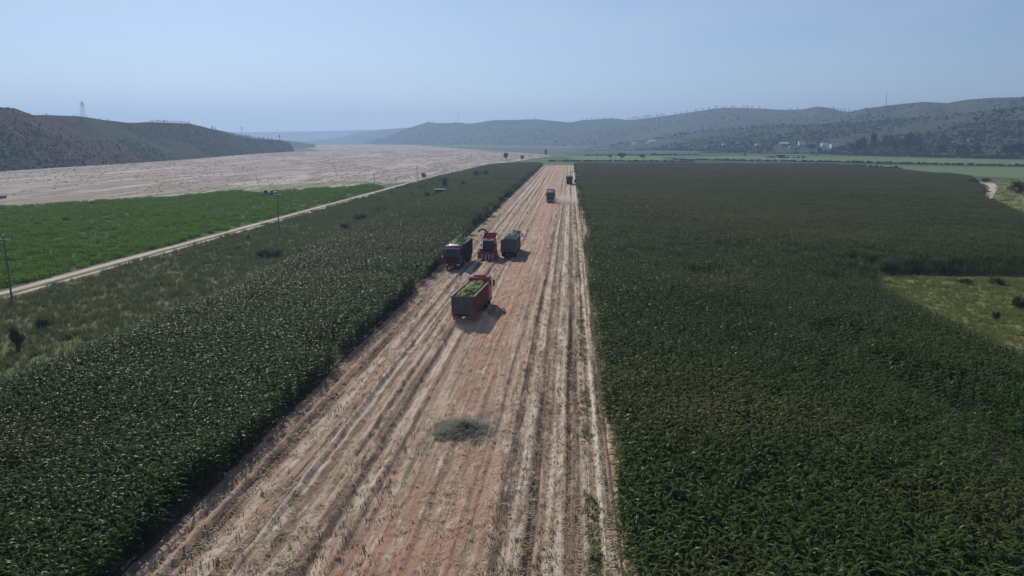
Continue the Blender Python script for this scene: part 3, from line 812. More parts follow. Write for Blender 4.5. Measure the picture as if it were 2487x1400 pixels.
def poly_scatter(name, col, nk, poly, step, label, cat, s0=.8, s1=1.2, jit=.35, keep=None, z=0.0):
    x0 = min(p[0] for p in poly); x1 = max(p[0] for p in poly); y0 = min(p[1] for p in poly); y1 = max(p[1] for p in poly)
    X, Y = np.meshgrid(np.arange(x0, x1, step), np.arange(y0, y1, step))
    X = X.ravel() + rng.normal(0, step * jit, X.size); Y = Y.ravel() + rng.normal(0, step * jit, Y.size)
    m = inside(poly, X, Y) & (np.abs(X + 0.078 * Y) < 0.80 * Y + 20)
    if keep is not None: m &= keep(X, Y)
    X, Y = X[m], Y[m]
    S = uni(rng.uniform(s0, s1, X.size))
    return scatter(name, col, np.stack([X, Y, np.full_like(X, z)], 1), rz_only(X.size), S, rng.integers(0, nk, X.size), label, cat)

soy_col = proto_collection('soy_patch', [card_patch('soy_patch', 110, 1.5, .10, .75, .10, .2, 'soy_leaf', 300 + i, .8) for i in range(4)])
crop_near = [(x, y) for x, y in crop_w]
poly_scatter('green_crop', soy_col, 4, crop_near, 1.55, 'bright green low leafy crop between dirt track and riverbed', 'crop', .5, 1.35, .3,
             keep=lambda X, Y: rng.random(X.size) > .55 * np.clip((fbm(X * .12, Y * .05, 97, 4) - .5) * 6, 0, 1))

verge_col = proto_collection('verge_patch', [grass_patch('verge_patch', 150, 2.4, .3, .85, 'verge_grass', 310 + i, .045) for i in range(4)])
verge_poly = [(-71, 18), (-44.8, 18), (-43, 570), (-47, 630), (-62, 600), (-71.5, 400)]
poly_scatter('rough_grass', verge_col, 4, verge_poly, 1.55, 'brownish rough grass on the verge between dirt track and corn', 'grass', .5, 1.25, .35)
clear_col = proto_collection('clearing_patch', [grass_patch('clearing_patch', 170, 2.4, .2, .5, 'clearing_grass', 320 + i, .045) for i in range(4)])
poly_scatter('clearing_grass', clear_col, 4, [(39.5, 35), (130, 35), (130, 112), (48, 110.5), (42, 103)], 1.35, 'yellow green grass in the clearing at the right edge', 'grass', .5, 1.2, .35)
poly_scatter('clearing_grass', clear_col, 4, [(103, 158), (230, 155), (300, 410), (199, 384), (160, 300), (133, 250), (112, 190)], 3.6, 'green grass and weeds around the pale path on the right', 'grass', .5, 1.2, .35,
             keep=lambda X, Y: ~inside([(q.x, q.y) for q in gp], X, Y))

vscrub_col = proto_collection('verge_scrub', [mesh_np('verge_scrub', *blob_leaves(160, .8, .8, .55, .4, .05, .12, 350 + i, 9, .3), 'bush_leaf') for i in range(4)])
poly_scatter('verge_scrub', vscrub_col, 4, verge_poly, 3.0, 'low dark scrub dotted through the verge grass, denser far off', 'scrub', .4, 1.5, .45,
             keep=lambda X, Y: rng.random(X.size) < np.interp(Y, [40, 150, 300, 450], [.05, .10, .3, .5]) * (fbm(X * .06, Y * .03, 85, 3) > .47))
# sparse tufts on the riverbed
tuft_col = proto_collection('river_tuft', [mesh_np('river_tuft', *blob_leaves(60, .8, .8, .3, .15, .06, .14, 330 + i, 8, .2), 'tuft_leaf') for i in range(4)])
rp = [(p.x, p.y) for p in river_w]
poly_scatter('riverbed_tufts', tuft_col, 4, [q for q in rp if q[1] < 3000] , 3.6, 'small olive tufts dotted over the pale dry riverbed', 'tufts', .35, 1.2, .45,
             keep=lambda X, Y: (fbm((X * .95 + Y * .3) * .03, (Y * .95 - X * .3) * .006, 81, 4) > .52) & (rng.random(X.size) < .34) & (Y < 1300), z=-.2)

# scrub on hillsides
shrub_col = proto_collection('hill_shrub', [mesh_np('hill_shrub', *blob_leaves(130, 1, 1, .8, .55, .16, .32, 340 + i, 9, .3), 'hill_leaf') for i in range(5)])
def hill_scrub(H, n, s0, s1, label, px0, px1, thr=.45, tpow=1.0):
    pxs, G, nr = H
    u = np.interp(rng.uniform(px0, px1, n), pxs, np.arange(len(pxs))); v = np.minimum(rng.random(n) ** tpow, .985) * (nr - 1)
    j = np.minimum(u.astype(int), len(pxs) - 2); i = np.minimum(v.astype(int), nr - 2); fu = (u - j)[:, None]; fv = (v - i)[:, None]
    P = (G[i, j] * (1 - fu) + G[i, j + 1] * fu) * (1 - fv) + (G[i + 1, j] * (1 - fu) + G[i + 1, j + 1] * fu) * fv
    P = P[fbm(P[:, 0] * .008, P[:, 1] * .008, 91, 3) + rng.uniform(-.12, .12, n) > thr]
    S = uni(rng.uniform(s0, s1, len(P)) * (1 + rng.random(len(P)) ** 4))
    return scatter('hillside_scrub', shrub_col, P, rz_only(len(P)), S, rng.integers(0, 5, len(P)), label, 'scrub')
hill_scrub(L1, 7000, .3, .8, 'dark scrub covering the slope of the hill left of the riverbed', -300, 713, .46)
hill_scrub(R3, 11000, .6, 1.7, 'dark scrub and copses covering the foothills on the right', 1480, 2750, .40)
hill_scrub(R2, 2200, .9, 2.3, 'scrub on the bare high ridge at the far right', 2000, 2750, .46)
hill_scrub(R1, 3000, 1.0, 2.4, 'blue hazed scrub on the long ridge behind the plain', 900, 2150, .44)
hill_scrub(R3, 700, 1.5, 3.2, 'belt of dark copses along the foot of the right hills', 1600, 2750, .38, 5.0)
far_wood = [at(x, y) for x, y in ((1390, 362), (1700, 362), (1900, 371), (2100, 377), (2300, 381), (2560, 385))]
P = []
for i in range(len(far_wood) - 1):
    for k in range(60):
        q = far_wood[i].lerp(far_wood[i + 1], random.random()); P.append((q.x + random.gauss(0, 6), q.y + random.uniform(0, 120), GZ))
for (a, b, st) in (((1330, 392), (1680, 393), 1.6), ((1640, 388), (2090, 395), 1.8), ((2060, 395.5), (2520, 404), 2.0), ((1700, 371), (2130, 376), 2.4), ((1420, 378), (1700, 377), 2.4),
                   ((2080, 377), (2400, 380), 1.8), ((2400, 384), (2600, 388), 1.8), ((1990, 402), (2190, 409), 1.6), ((1400, 366), (1640, 366), 3.0), ((1860, 383), (1960, 384), 2.0)):
    A = at(*a); Bq = at(*b); nn = int((Bq - A).length / st * 1.9)
    for k in range(nn):
        if random.random() < .93: q = A.lerp(Bq, k / nn); P.append((q.x + random.gauss(0, .8), q.y + random.gauss(0, 2.0), GZ - .2))
scatter('hedge_scrub', shrub_col, P, rz_only(len(P)), uni(rng.uniform(.7, 2.0, len(P))), rng.integers(0, 5, len(P)), 'low dark hedge scrub between the far fields below the hills', 'scrub')

# residue on the strip
def residue_mesh(seed, mat, n, L0, L1, w):
    r = random.Random(seed); V = []; F = []
    for i in range(n):
        leaf_strip(V, F, (r.gauss(0, .1), r.gauss(0, .1), r.uniform(.01, .05)), r.uniform(0, 6.28), r.uniform(L0, L1), w, R(r.uniform(5, 35)), R(r.uniform(20, 70)), 3, None)
    return mesh_np('residue', [v[:] for v in V], F, mat)
res_col = proto_collection('residue', [residue_mesh(400 + i, 'straw' if i % 2 else 'stubble', 2 + i % 3, .25, .6, .045) for i in range(6)])
n = 15000
Y = 14 + 190 * rng.random(n) ** 2.0; X = rng.uniform(-20.2, 3.2, n)
m = (fbm(X * .5, Y * .06, 95, 3) + rng.normal(0, .08, n)) > .5
X, Y = X[m], Y[m]
scatter('crop_residue', res_col, np.stack([X, Y, strip_h(X, Y) + .02], 1), rz_only(X.size), uni(rng.uniform(.4, 1.15, X.size)), rng.integers(0, 6, X.size), 'scattered dry leaf and stalk residue lying on the bare strip', 'residue')
stub_col = proto_collection('stub', [residue_mesh(420 + i, 'stubble', 4, .15, .4, .05) for i in range(4)])
P = []
for xr in (-3.0, -2.4, -1.1, -.5, .1, 1.15, 1.6, 2.1, 3.0, 3.3, -19.6, -19.2, -17.2, -15.3, -13.4):
    y = 14.0
    while y < 230:
        if random.random() < (.6 if xr > -4 else .3): P.append((xr + random.gauss(0, .07), y, 0))
        y += random.uniform(.25, .8)
P = np.array(P); P[:, 2] = strip_h(P[:, 0], P[:, 1]) + .01
scatter('cut_stubble', stub_col, P, rz_only(len(P)), uni(rng.uniform(.6, 1.3, len(P))), rng.integers(0, 4, len(P)), 'rows of short cut corn stubble along the strip', 'stubble')
leafmat('weed_leaf', (0.08, 0.11, 0.045), (0.12, 0.15, 0.06), 0.7, 0.1, 0.25)
weed_col = proto_collection('weed', [residue_mesh(440 + i, 'weed_leaf', 7, .15, .45, .05) for i in range(4)])
n = 2600
Y = 14 + 230 * rng.random(n) ** 1.5; X = np.where(rng.random(n) < .75, rng.normal(1.5, .28, n), rng.uniform(2.5, 3.4, n))
m = fbm(X * .4, Y * .12, 99, 3) > .50
X, Y = X[m], Y[m]
scatter('edge_weeds', weed_col, np.stack([X, Y, strip_h(X, Y) + .01], 1), rz_only(X.size), uni(rng.uniform(.5, 1.4, X.size)), rng.integers(0, 4, X.size), 'patches of green weeds along the right edge of the bare strip', 'weeds')
n = 9000
Y = 14 + 150 * rng.random(n) ** 1.8; X = np.round(rng.uniform(-20, 3, n) / .62) * .62 + rng.normal(0, .06, n)
m = (fbm(X * .35, Y * .05, 101, 3) + rng.normal(0, .05, n) > .5) & ((X < -9) | (X > -4))
X, Y = X[m], Y[m]
def peg_mesh(seed):
    r = random.Random(seed); mb = MB()
    for k in range(3):
        x, y = r.gauss(0, .06), r.gauss(0, .12); mb.cyl((x, y, -.03), (x + r.gauss(0, .03), y + r.gauss(0, .03), r.uniform(.08, .2)), .016, .014, 4)
    return mb.mesh('stalk_end', 'straw' if seed % 2 else 'stubble')
peg_col = proto_collection('stalk_end', [peg_mesh(i) for i in range(4)])
scatter('cut_stalk_ends', peg_col, np.stack([X, Y, strip_h(X, Y)], 1), rz_only(X.size), uni(rng.uniform(.7, 1.4, X.size)), rng.integers(0, 4, X.size), 'short cut stalk ends standing in drilled rows on the strip', 'stubble')
def clod_mesh(seed):
    bm = bmesh.new(); bmesh.ops.create_icosphere(bm, subdivisions=1, radius=.5); r = random.Random(seed)
    for v in bm.verts: v.co *= r.uniform(.6, 1.2); v.co.z *= .6
    me = bpy.data.meshes.new('clod'); bm.to_mesh(me); bm.free(); me.materials.append(MAT['strip_soil']); return me
clod_col = proto_collection('clod', [clod_mesh(i) for i in range(4)])
n = 42000
Y = 14 + 190 * rng.random(n) ** 1.9; X = rng.uniform(-20.4, 3.2, n); h = strip_h(X, Y)
m = (h + rng.normal(0, .04, n)) > .03
X, Y, h = X[m], Y[m], h[m]
scatter('soil_clods', clod_col, np.stack([X, Y, h + .01], 1), rz_only(X.size), uni(.05 + .13 * rng.random(X.size) ** 3), rng.integers(0, 4, X.size), 'loose clods of dry soil on the bare strip', 'clods')

# ================================================================== VEHICLES
def wheel(parent, x, y, r, w, name='wheel', lugs=0, rim='rim_metal'):
    s = 1 if x > 0 else -1
    wl = empty(name, (x, y, r)); wl.parent = parent
    m = MB().lathe([(-w / 2, r * .58), (-w / 2, r * .86), (-w * .42, r * .97), (-w * .2, r), (w * .2, r), (w * .42, r * .97), (w / 2, r * .86), (w / 2, r * .58)], n=28)
    if lugs:
        for i in range(lugs):
            a = 2 * math.pi * i / lugs
            for sd in (-1, 1):
                a2 = a + (0.5 * 2 * math.pi / lugs if sd > 0 else 0)
                c = Vector((sd * w * .25, math.cos(a2) * r, math.sin(a2) * r))
                tn = Vector((0, -math.sin(a2), math.cos(a2))); rd = Vector((0, math.cos(a2), math.sin(a2)))
                ax = (Vector((sd, 0, 0)) + tn * .6).normalized()
                sdv = ax.cross(rd)
                V = [c + ax * (w * .27 * i1) + sdv * (.035 * j1) + rd * (.03 * k1) for i1 in (-1, 1) for j1 in (-1, 1) for k1 in (-1, 1)]
                m.add(V, [(0, 1, 3, 2), (4, 6, 7, 5), (0, 4, 5, 1), (2, 3, 7, 6), (0, 2, 6, 4), (1, 5, 7, 3)])
    m.build('tyre', 'rubber', wl, True)
    MB().lathe([(-w * .4, r * .57), (-w * .1, r * .5), (w * .1, r * .5), (w * .4, r * .57), (w * .42, r * .2), (w * .5, r * .18)] if s > 0 else
               [(-w * .5, r * .18), (-w * .42, r * .2), (-w * .4, r * .57), (-w * .1, r * .5), (w * .1, r * .5), (w * .4, r * .57)], n=20).build('rim', rim, wl, True)
    return wl

def heap_mesh(name, x0, x1, y0, y1, zb, peak, mat, seed, peaks=((.5, .5, .5),), edge=.15, nx=34, ny=70):
    X, Y = np.meshgrid(np.linspace(x0, x1, nx), np.linspace(y0, y1, ny))
    u = (X - x0) / (x1 - x0); v = (Y - y0) / (y1 - y0)
    Z = np.zeros_like(X)
    for (pu, pv, s) in peaks:
        Z = np.maximum(Z, np.exp(-(((u - pu) / (s * 1.1)) ** 2 + ((v - pv) / s) ** 2)))
    Z = Z * peak + (fbm(X * 1.9, Y * 1.9, seed, 4) - .5) * .65 + (rng.random(X.shape) - .5) * .05
    e = np.clip(np.minimum(np.minimum(u, 1 - u) * (x1 - x0), np.minimum(v, 1 - v) * (y1 - y0)) / .35, 0, 1)
    Z = zb + Z * (.35 + .65 * e) - (1 - e) * edge
    # skirt
    V = np.stack([X, Y, Z], -1).reshape(-1, 3)
    i = np.arange((ny - 1) * (nx - 1)); r = i // (nx - 1); c = i % (nx - 1); a = r * nx + c
    return mesh_np(name, V, np.stack([a, a + 1, a + nx + 1, a + nx], 1), mat, True)

def tipper(loc, rz, label, group, cab_mat='red_paint', box_mat='box_red', gate_mat='dusty_steel', box_len=8.2, top=3.25, load=None, load_label=None, visor='pale_paint_and_lit_roof', tarp=False):
    """an eight-wheel tipper; local +Y is forward, origin on the ground below the middle"""
    T = empty('tipper_truck', loc, rz); tag(T, label, 'truck', group)
    yb0 = -box_len / 2 - 1.0; yb1 = yb0 + box_len
    yc0 = yb1 + .35; yc1 = yc0 + 2.15
    # chassis
    ch = MB().box(-.45, -.31, yb0 + .2, yc1 - .3, .72, 1.0).box(.31, .45, yb0 + .2, yc1 - .3, .72, 1.0)
    for k in range(7): ch.box(-.31, .31, yb0 + .5 + k * 1.4, yb0 + .62 + k * 1.4, .76, .96)
    ch.build('chassis', 'dark_steel', T)
    ax = (yb0 + 1.35, yb0 + 2.72, yc0 - .62, yc0 + 1.25)
    for i, y in enumerate(ax):
        for s in (-1, 1):
            wheel(T, s * (1.0 if i > 1 else .96), y, .53, .34 if i > 1 else .58)
        MB().cyl((-.9, y, .53), (.9, y, .53), .09, n=10).build('axle', 'dark_steel', T)
    # cargo box: floor, sides with ribs and rail, front wall, tailgate
    MB().box(-1.18, 1.18, yb0 + .05, yb1 - .05, 1.12, 1.26).build('box_floor', box_mat, T)
    for s in (-1, 1):
        sd = MB().box(min(s * 1.2, s * 1.26), max(s * 1.2, s * 1.26), yb0 + .06, yb1, 1.1, top - .1).build('side_panel', box_mat, T)
        rb = MB()
        n = int(box_len / .78)
        for k in range(n + 1):
            y = yb0 + .2 + k * (box_len - .4) / n
            rb.box(min(s * 1.262, s * 1.33), max(s * 1.262, s * 1.33), y - .06, y + .06, 1.05, top - .12, .012)
        rb.build('rib', box_mat, sd)
        MB().box(min(s * 1.17, s * 1.335), max(s * 1.17, s * 1.335), yb0 + .03, yb1 + .02, top - .1, top, .02).build('top_rail', box_mat, sd)
        MB().box(min(s * 1.262, s * 1.32), max(s * 1.262, s * 1.32), yb0 + .08, yb1 - .02, 1.0, 1.13, .015).build('sill_rail', 'dark_steel', sd)
    MB().box(-1.2, 1.2, yb1 - .06, yb1 - .002, 1.12, top + .05).build('front_wall', box_mat, T)
    tg = MB().box(-1.24, 1.24, yb0 - .06, yb0 - .004, 1.08, top - .02, .012).build('tailgate', gate_mat, T)
    g = MB()
    for x in (-1.05, -.35, .35, 1.05): g.box(x - .06, x + .06, yb0 - .12, yb0 - .062, 1.12, top - .06, .012)
    for z in (1.2, (1.2 + top) / 2, top - .14): g.box(-1.22, 1.22, yb0 - .105, yb0 - .064, z - .05, z + .05, .01)
    g.build('tailgate_rib', gate_mat, tg)
    for s in (-1, 1):
        MB().box(s * .95 - .25, s * .95 + .25, yb0 + .22, yb0 + .26, .32, .98).build('mudflap', 'rubber', T)
        lp = MB().box(s * .98 - .2, s * .98 + .2, yb0 - .02, yb0 + .08, .82, .98, .01).build('tail_light', 'tail_lamp', T)
        MB().cyl((s * .75, (yb0 + yc0) / 2 - .6, .75), (s * .75, (yb0 + yc0) / 2 + .9, .75), .3, n=16).build('fuel_tank', 'dark_steel', T, True) if s < 0 else \
            MB().box(.5, 1.05, (yb0 + yc0) / 2 - .5, (yb0 + yc0) / 2 + .5, .5, 1.0, .03).build('battery_box', 'dark_steel', T)
    MB().box(-1.1, 1.1, yb0 + .02, yb0 + .12, .48, .58).build('rear_bumper', 'dark_steel', T)
    # cab
    prof = [(yc0, .78), (yc0, 3.42), (yc0 + .3, 3.62), (yc1 - .55, 3.62), (yc1 - .28, 3.42), (yc1 - .02, 2.1), (yc1, 1.8), (yc1, .78)]
    cab = MB().prism(prof, -1.23, 1.23, 'x', .05).build('cab', cab_mat, T, True)
    # windscreen follows the raked front
    def fp(z, off=.012):
        t = (z - 2.1) / (3.42 - 2.1); return yc1 - .02 - .26 * t + off
    za, zb = 2.14, 3.16
    ws = MB().add([(-1.1, fp(za), za), (1.1, fp(za), za), (1.06, fp(zb), zb), (-1.06, fp(zb), zb),
                   (-1.1, fp(za, -.03), za), (1.1, fp(za, -.03), za), (1.06, fp(zb, -.03), zb), (-1.06, fp(zb, -.03), zb)],
                  [(0, 1, 2, 3), (7, 6, 5, 4), (0, 4, 5, 1), (1, 5, 6, 2), (2, 6, 7, 3), (3, 7, 4, 0)]).build('windscreen', 'glass', cab)
    MB().cyl((-.7, fp(2.2, .03), 2.2), (-.1, fp(2.5, .03), 2.5), .012, n=6).build('wiper', 'dark_steel', ws)
    MB().cyl((.1, fp(2.2, .03), 2.2), (.7, fp(2.5, .03), 2.5), .012, n=6).build('wiper', 'dark_steel', ws)
    MB().prism([(fp(3.22, .02), 3.20), (fp(3.2, .30), 3.14), (fp(3.2, .31), 3.18), (fp(3.40, .0), 3.40)], -1.16, 1.16, 'x', .015).build('sun_visor', cab_mat, cab)
    MB().box(-1.0, 1.0, yc0 - .02, yc0 - .004, 1.9, 3.25, .005).build('rear_panel', 'dark_steel', cab)
    MB().box(-1.0, 1.0, yc1 + .004, yc1 + .04, 1.12, 1.95, .02).build('grille', 'dark_steel', cab)
    for k in range(4): MB().box(-.95, .95, yc1 + .04, yc1 + .07, 1.2 + k * .15, 1.25 + k * .15).build('grille_bar', cab_mat, cab)
    MB().box(-1.25, 1.25, yc1 - .35, yc1 + .16, .42, .98, .06).build('bumper', cab_mat, cab)
    for s in (-1, 1):
        MB().box(s * .92 - .2, s * .92 + .2, yc1 + .162, yc1 + .2, .62, .84, .02).build('headlight', 'lamp_glass', cab)
        d = MB().box(min(s * 1.232, s * 1.255), max(s * 1.232, s * 1.255), yc0 + .65, yc1 - .38, .95, 3.2, .01).build('door', cab_mat, cab)
        MB().prism([(yc0 + .75, 2.2), (yc1 - .45, 2.1), (yc1 - .6, 3.08), (yc0 + .75, 3.1)], min(s * 1.256, s * 1.268), max(s * 1.256, s * 1.268), 'x').build('side_window', 'glass', d)
        MB().box(min(s * 1.256, s * 1.29), max(s * 1.256, s * 1.29), yc0 + .78, yc0 + .95, 1.6, 1.65).build('handle', 'dark_steel', d)
        mr = MB().box(s * 1.48 - .11, s * 1.48 + .11, yc1 - .15, yc1 - .04, 2.25, 2.95, .03).build('mirror', 'dark_steel', cab)
        MB().tube([(s * 1.22, yc1 - .2, 3.0), (s * 1.45, yc1 - .1, 3.02), (s * 1.45, yc1 - .1, 2.2), (s * 1.22, yc1 - .2, 2.18)], .022, 6).build('mirror_arm', 'dark_steel', mr)
        MB().box(s * 1.08 - .18, s * 1.08 + .18, yc0 + .5, yc0 + .64, .45, .5).build('step', 'dark_steel', cab)
    MB().prism([(yc0 + .3, 3.625), (yc0 + .5, 3.78), (yc0 + .75, 3.80), (yc1 - .75, 3.66), (yc1 - .72, 3.625)], -.75, .75, 'x', .02).build('roof_fairing', visor, cab, True)  # pale default puts sunlight on the cab roof into the fairing's colour
    MB().cyl((.98, yc0 - .16, 1.0), (.98, yc0 - .16, 3.3), .07, n=10).build('exhaust_pipe', 'dark_steel', T)
    MB().box(-1.12, -.7, yc0 - .3, yc0 - .05, 1.1, 2.9, .03).build('air_intake', 'dark_steel', T)
    if tarp:
        MB().tube([(-1.2, yb1 - .3, top), (-1.0, yb1 - .3, top + .4), (-.4, yb1 - .3, top + .6), (.4, yb1 - .3, top + .6), (1.0, yb1 - .3, top + .4), (1.2, yb1 - .3, top)], .05, 8).build('tarp_bow', 'dark_steel', T)
        MB().tube([(-1.2, yb1 - .75, top), (-1.0, yb1 - .75, top + .36), (-.4, yb1 - .75, top + .55), (.4, yb1 - .75, top + .55), (1.0, yb1 - .75, top + .36), (1.2, yb1 - .75, top)], .05, 8).build('tarp_bow', 'dark_steel', T)
    if load:
        mat, peak, peaks, zoff = load
        me = heap_mesh('silage_load', -1.19, 1.19, yb0 + .06, yb1 - .07, top + zoff, peak, mat, int(abs(loc[1] * 10)), peaks)
        o = obj('silage_load', me, None, loc, rz); tag(o, load_label, 'silage', 'silage loads in the trucks')
    return T

def harvester(loc, rz, label, group, paint='red_paint', tank=True, spout=((.0, -.6), (1.5, 2.0))):
    """self-propelled forage harvester, local +Y forward"""
    H = empty('forage_harvester', loc, rz); tag(H, label, 'harvester', group)
    for s in (-1, 1):
        wheel(H, s * 1.08, 1.0, .82, .58, lugs=20, rim='pale_paint_and_lit_roof')
        wheel(H, s * 1.0, -2.2, .55, .36, lugs=16, rim='pale_paint_and_lit_roof')
        MB().prism([(.05, 1.55), (.3, 1.85), (1.6, 1.85), (1.95, 1.5), (1.9, 1.46), (1.6, 1.78), (.3, 1.78), (.1, 1.5)], s * 1.08 - .32, s * 1.08 + .32, 'x').build('mudguard', paint, H)
    MB().box(-.75, .75, -2.6, 1.6, .75, 1.45, .05).build('chassis', 'dark_steel', H)
    body = MB().prism([(-2.9, 1.2), (-2.9, 2.3), (-2.6, 2.55), (-.35, 2.55), (-.35, 1.2)], -1.1, 1.1, 'x', .06).build('engine_housing', paint, H, True)
    for s in (-1, 1):
        for k in range(5): MB().box(min(s * 1.102, s * 1.125), max(s * 1.102, s * 1.125), -2.5 + k * .3, -2.34 + k * .3, 1.6, 2.2).build('vent_slat', 'dark_steel', body)
    MB().cyl((-.7, -1.4, 2.55), (-.7, -1.4, 3.3), .08, n=10).build('exhaust_pipe', 'dark_steel', H)
    # cab
    cab = MB().prism([(-.25, 1.5), (-.25, 3.15), (1.15, 3.15), (1.42, 2.2), (1.3, 1.5)], -.92, .92, 'x', .05).build('cab', 'dark_steel', H, True)
    MB().prism([(1.17, 3.06), (1.435, 2.2), (1.46, 2.2), (1.195, 3.06)], -.82, .82, 'x').build('windscreen', 'glass', cab)
    MB().prism([(1.33, 1.56), (1.44, 2.14), (1.46, 2.14), (1.35, 1.56)], -.82, .82, 'x').build('lower_window', 'glass', cab)
    for s in (-1, 1):
        MB().prism([(-.1, 1.65), (-.1, 3.0), (1.05, 3.0), (1.28, 2.2), (1.2, 1.65)], min(s * .922, s * .936), max(s * .922, s * .936), 'x').build('side_window', 'glass', cab)
        MB().box(s * 1.15 - .09, s * 1.15 + .09, 1.2, 1.28, 2.2, 2.6, .02).build('mirror', 'dark_steel', cab)
        MB().cyl((s * .9, 1.2, 2.75), (s * 1.15, 1.24, 2.6), .018, n=6).build('mirror_arm', 'dark_steel', cab)
    MB().box(-1.02, 1.02, -.4, 1.42, 3.155, 3.33, .06).build('roof', paint, cab, True)
    MB().box(-.95, .95, 1.425, 1.5, 3.17, 3.27, .02).build('work_light_bar', 'lamp_glass', cab)
    # step ladder and platform
    ld = MB()
    for s in (-1, 1): ld.cyl((1.15, .05 + s * .16, .5), (1.0, .05 + s * .16, 1.7), .022, n=6)
    for k in range(4): ld.box(1.0, 1.2, -.11, .21, .6 + k * .28, .64 + k * .28)
    ld.build('ladder', 'dark_steel', H)
    # hopper with open top behind the cab
    if tank:
        hp = MB()
        z0, z1 = 2.56, 3.95
        for (a, b) in (((-1.0, -.55), (-1.15, -.45)), ):
            pass
        lo = [(-.95, -2.3), (.95, -2.3), (.95, -.5), (-.95, -.5)]; hi = [(-1.2, -2.75), (1.2, -2.75), (1.2, -.42), (-1.2, -.42)]
        V = [(x, y, z0) for x, y in lo] + [(x, y, z1 if y < -1 else z1 - .55) for x, y in hi]
        V += [(x * .95, -1.4 + (y + 1.4) * .93, z0 + .05) for x, y in lo] + [(x * .95, -1.58 + (y + 1.58) * .95, (z1 if y < -1 else z1 - .55) - .002) for x, y in hi]
        F = []
        for i in range(4):
            j = (i + 1) % 4
            F += [(i, j, 4 + j, 4 + i), (8 + j, 8 + i, 12 + i, 12 + j), (4 + i, 4 + j, 12 + j, 12 + i)]
        F += [(3, 2, 1, 0), (8, 9, 10, 11)]
        hp.add(V, F).build('hopper', paint, H)
        MB().box(-1.22, 1.22, -2.8, -2.72, z1 - .02, z1 + .08, .01).build('hopper_rim', paint, H)
    # discharge spout
    (sx, sy), (dx, dz) = spout
    pts = []
    for k in range(11):
        u = k / 10
        pts.append((sx + dx * u * u * 1.15 + dx * .1 * u, sy - .15 * u, 2.5 + dz * math.sin(u * 2.05) / math.sin(2.05) * (1.06 if u < .8 else 1.06 - (u - .8) * .5)))
    sp = MB()
    for k in range(10):
        p, q = Vector(pts[k]), Vector(pts[k + 1]); w = .24 - .007 * k
        d = (q - p).normalized(); n = Vector((0, 1, 0)); m = d.cross(n)
        V = []
        for c, ww in ((p - d * .02, w), (q + d * .02, w - .007)):
            V += [c + n * ww + m * ww * .8, c - n * ww + m * ww * .8, c - n * ww - m * ww * .8, c + n * ww - m * ww * .8]
        sp.add(V, [(0, 1, 5, 4), (1, 2, 6, 5), (2, 3, 7, 6), (3, 0, 4, 7), (3, 2, 1, 0), (4, 5, 6, 7)])
    so = sp.build('spout', paint, H)
    e = Vector(pts[10])
    sgn = 1 if dx > 0 else -1
    MB().prism([(e.x, e.z + .16), (e.x + sgn * .35, e.z - .12), (e.x + sgn * .3, e.z - .2), (e.x, e.z + .1)], e.y - .18, e.y + .18, 'y').build('deflector_flap', 'dark_steel', so)
    # header
    hd = MB().prism([(1.75, .35), (1.75, 1.25), (2.0, 1.3), (2.35, .75), (2.5, .35)], -1.72, 1.72, 'x', .03).build('header', paint, H)
    MB().box(-1.72, 1.72, 1.9, 1.98, 1.32, 1.44, .01).build('header_bar', paint, hd)
    MB().box(-.5, .5, 1.4, 1.76, .7, 1.2).build('feeder', 'dark_steel', H)
    for k in range(6):
        x = -1.5 + k * .6
        sn = MB()
        V = []
        for (y, w, z0, z1) in ((2.3, .17, .35, 1.05), (2.75, .15, .3, .85), (3.2, .09, .2, .5), (3.5, .015, .12, .2)):
            V += [(x - w, y, z0), (x + w, y, z0), (x + w * .5, y, z1), (x - w * .5, y, z1)]
        F = [(3, 2, 1, 0), (12, 13, 14, 15)]
        for s in range(3):
            for i in range(4): F.append((s * 4 + i, s * 4 + (i + 1) % 4, s * 4 + 4 + (i + 1) % 4, s * 4 + 4 + i))
        sn.add(V, F).build('row_divider', 'red_paint' if k in (0, 5) else 'pale_paint_and_lit_roof', hd)
    return H

TG = 'tipper trucks hauling chopped corn'
p = at(1124, 786)
tipper((p.x + .45, p.y + 5.1, .0), R(-4.5), 'red tipper truck seen from behind with green load, nearest to the viewer', TG, 'red_paint', 'box_red', 'gate_grey', 8.4, 3.1,
       ('silage', .55, ((.5, .72, .45), (.5, .35, .35)), -.22), 'green chopped corn in the nearest red truck bed', visor='red_paint')
p = at(1106, 652)
tipper((p.x, p.y + 4.4, 0), R(180 - 3), 'dark maroon tipper truck facing the viewer beside the standing corn', TG, 'maroon_paint', 'dark_steel', 'dusty_steel', 7.8, 3.65,
       ('silage', 1.0, ((.5, .68, .28), (.5, .45, .22)), -.2), 'rounded heap of chopped corn in the truck beside the corn edge')
p = at(1236, 627)
tipper((p.x, p.y + 5.0, 0), R(-1), 'grey dusty tipper truck heaped high with pale chopped corn right of harvester', TG, 'brown_paint', 'dusty_steel', 'gate_grey', 8.2, 3.2,
       ('pale_silage', .9, ((.5, .3, .5), (.5, .7, .45)), .05), 'pale heaped load of chopped corn in the grey truck', tarp=True)
p = at(1336, 493)
tipper((p.x, p.y + 5.0, 0), R(180), 'dusty truck facing the viewer, alone in the middle distance of the strip', TG, 'dusty_steel', 'box_red', 'dusty_steel', 7.4, 3.7, None, None)
p = at(1383, 449)
tipper((p.x, p.y + 5.0, 0), R(0), 'small dark distant truck beside the standing corn at the strip end', TG, 'maroon_paint', 'dark_steel', 'dark_steel', 8.0, 3.5,
       ('silage', .4, ((.5, .5, .5),), -.2), 'load of chopped corn in the farthest truck')
p = at(1183, 634)
harvester((p.x, p.y + 3.0, 0), R(180), 'red forage harvester facing the viewer between two trucks with raised spout', 'forage harvesters')
p = at(1401, 446)
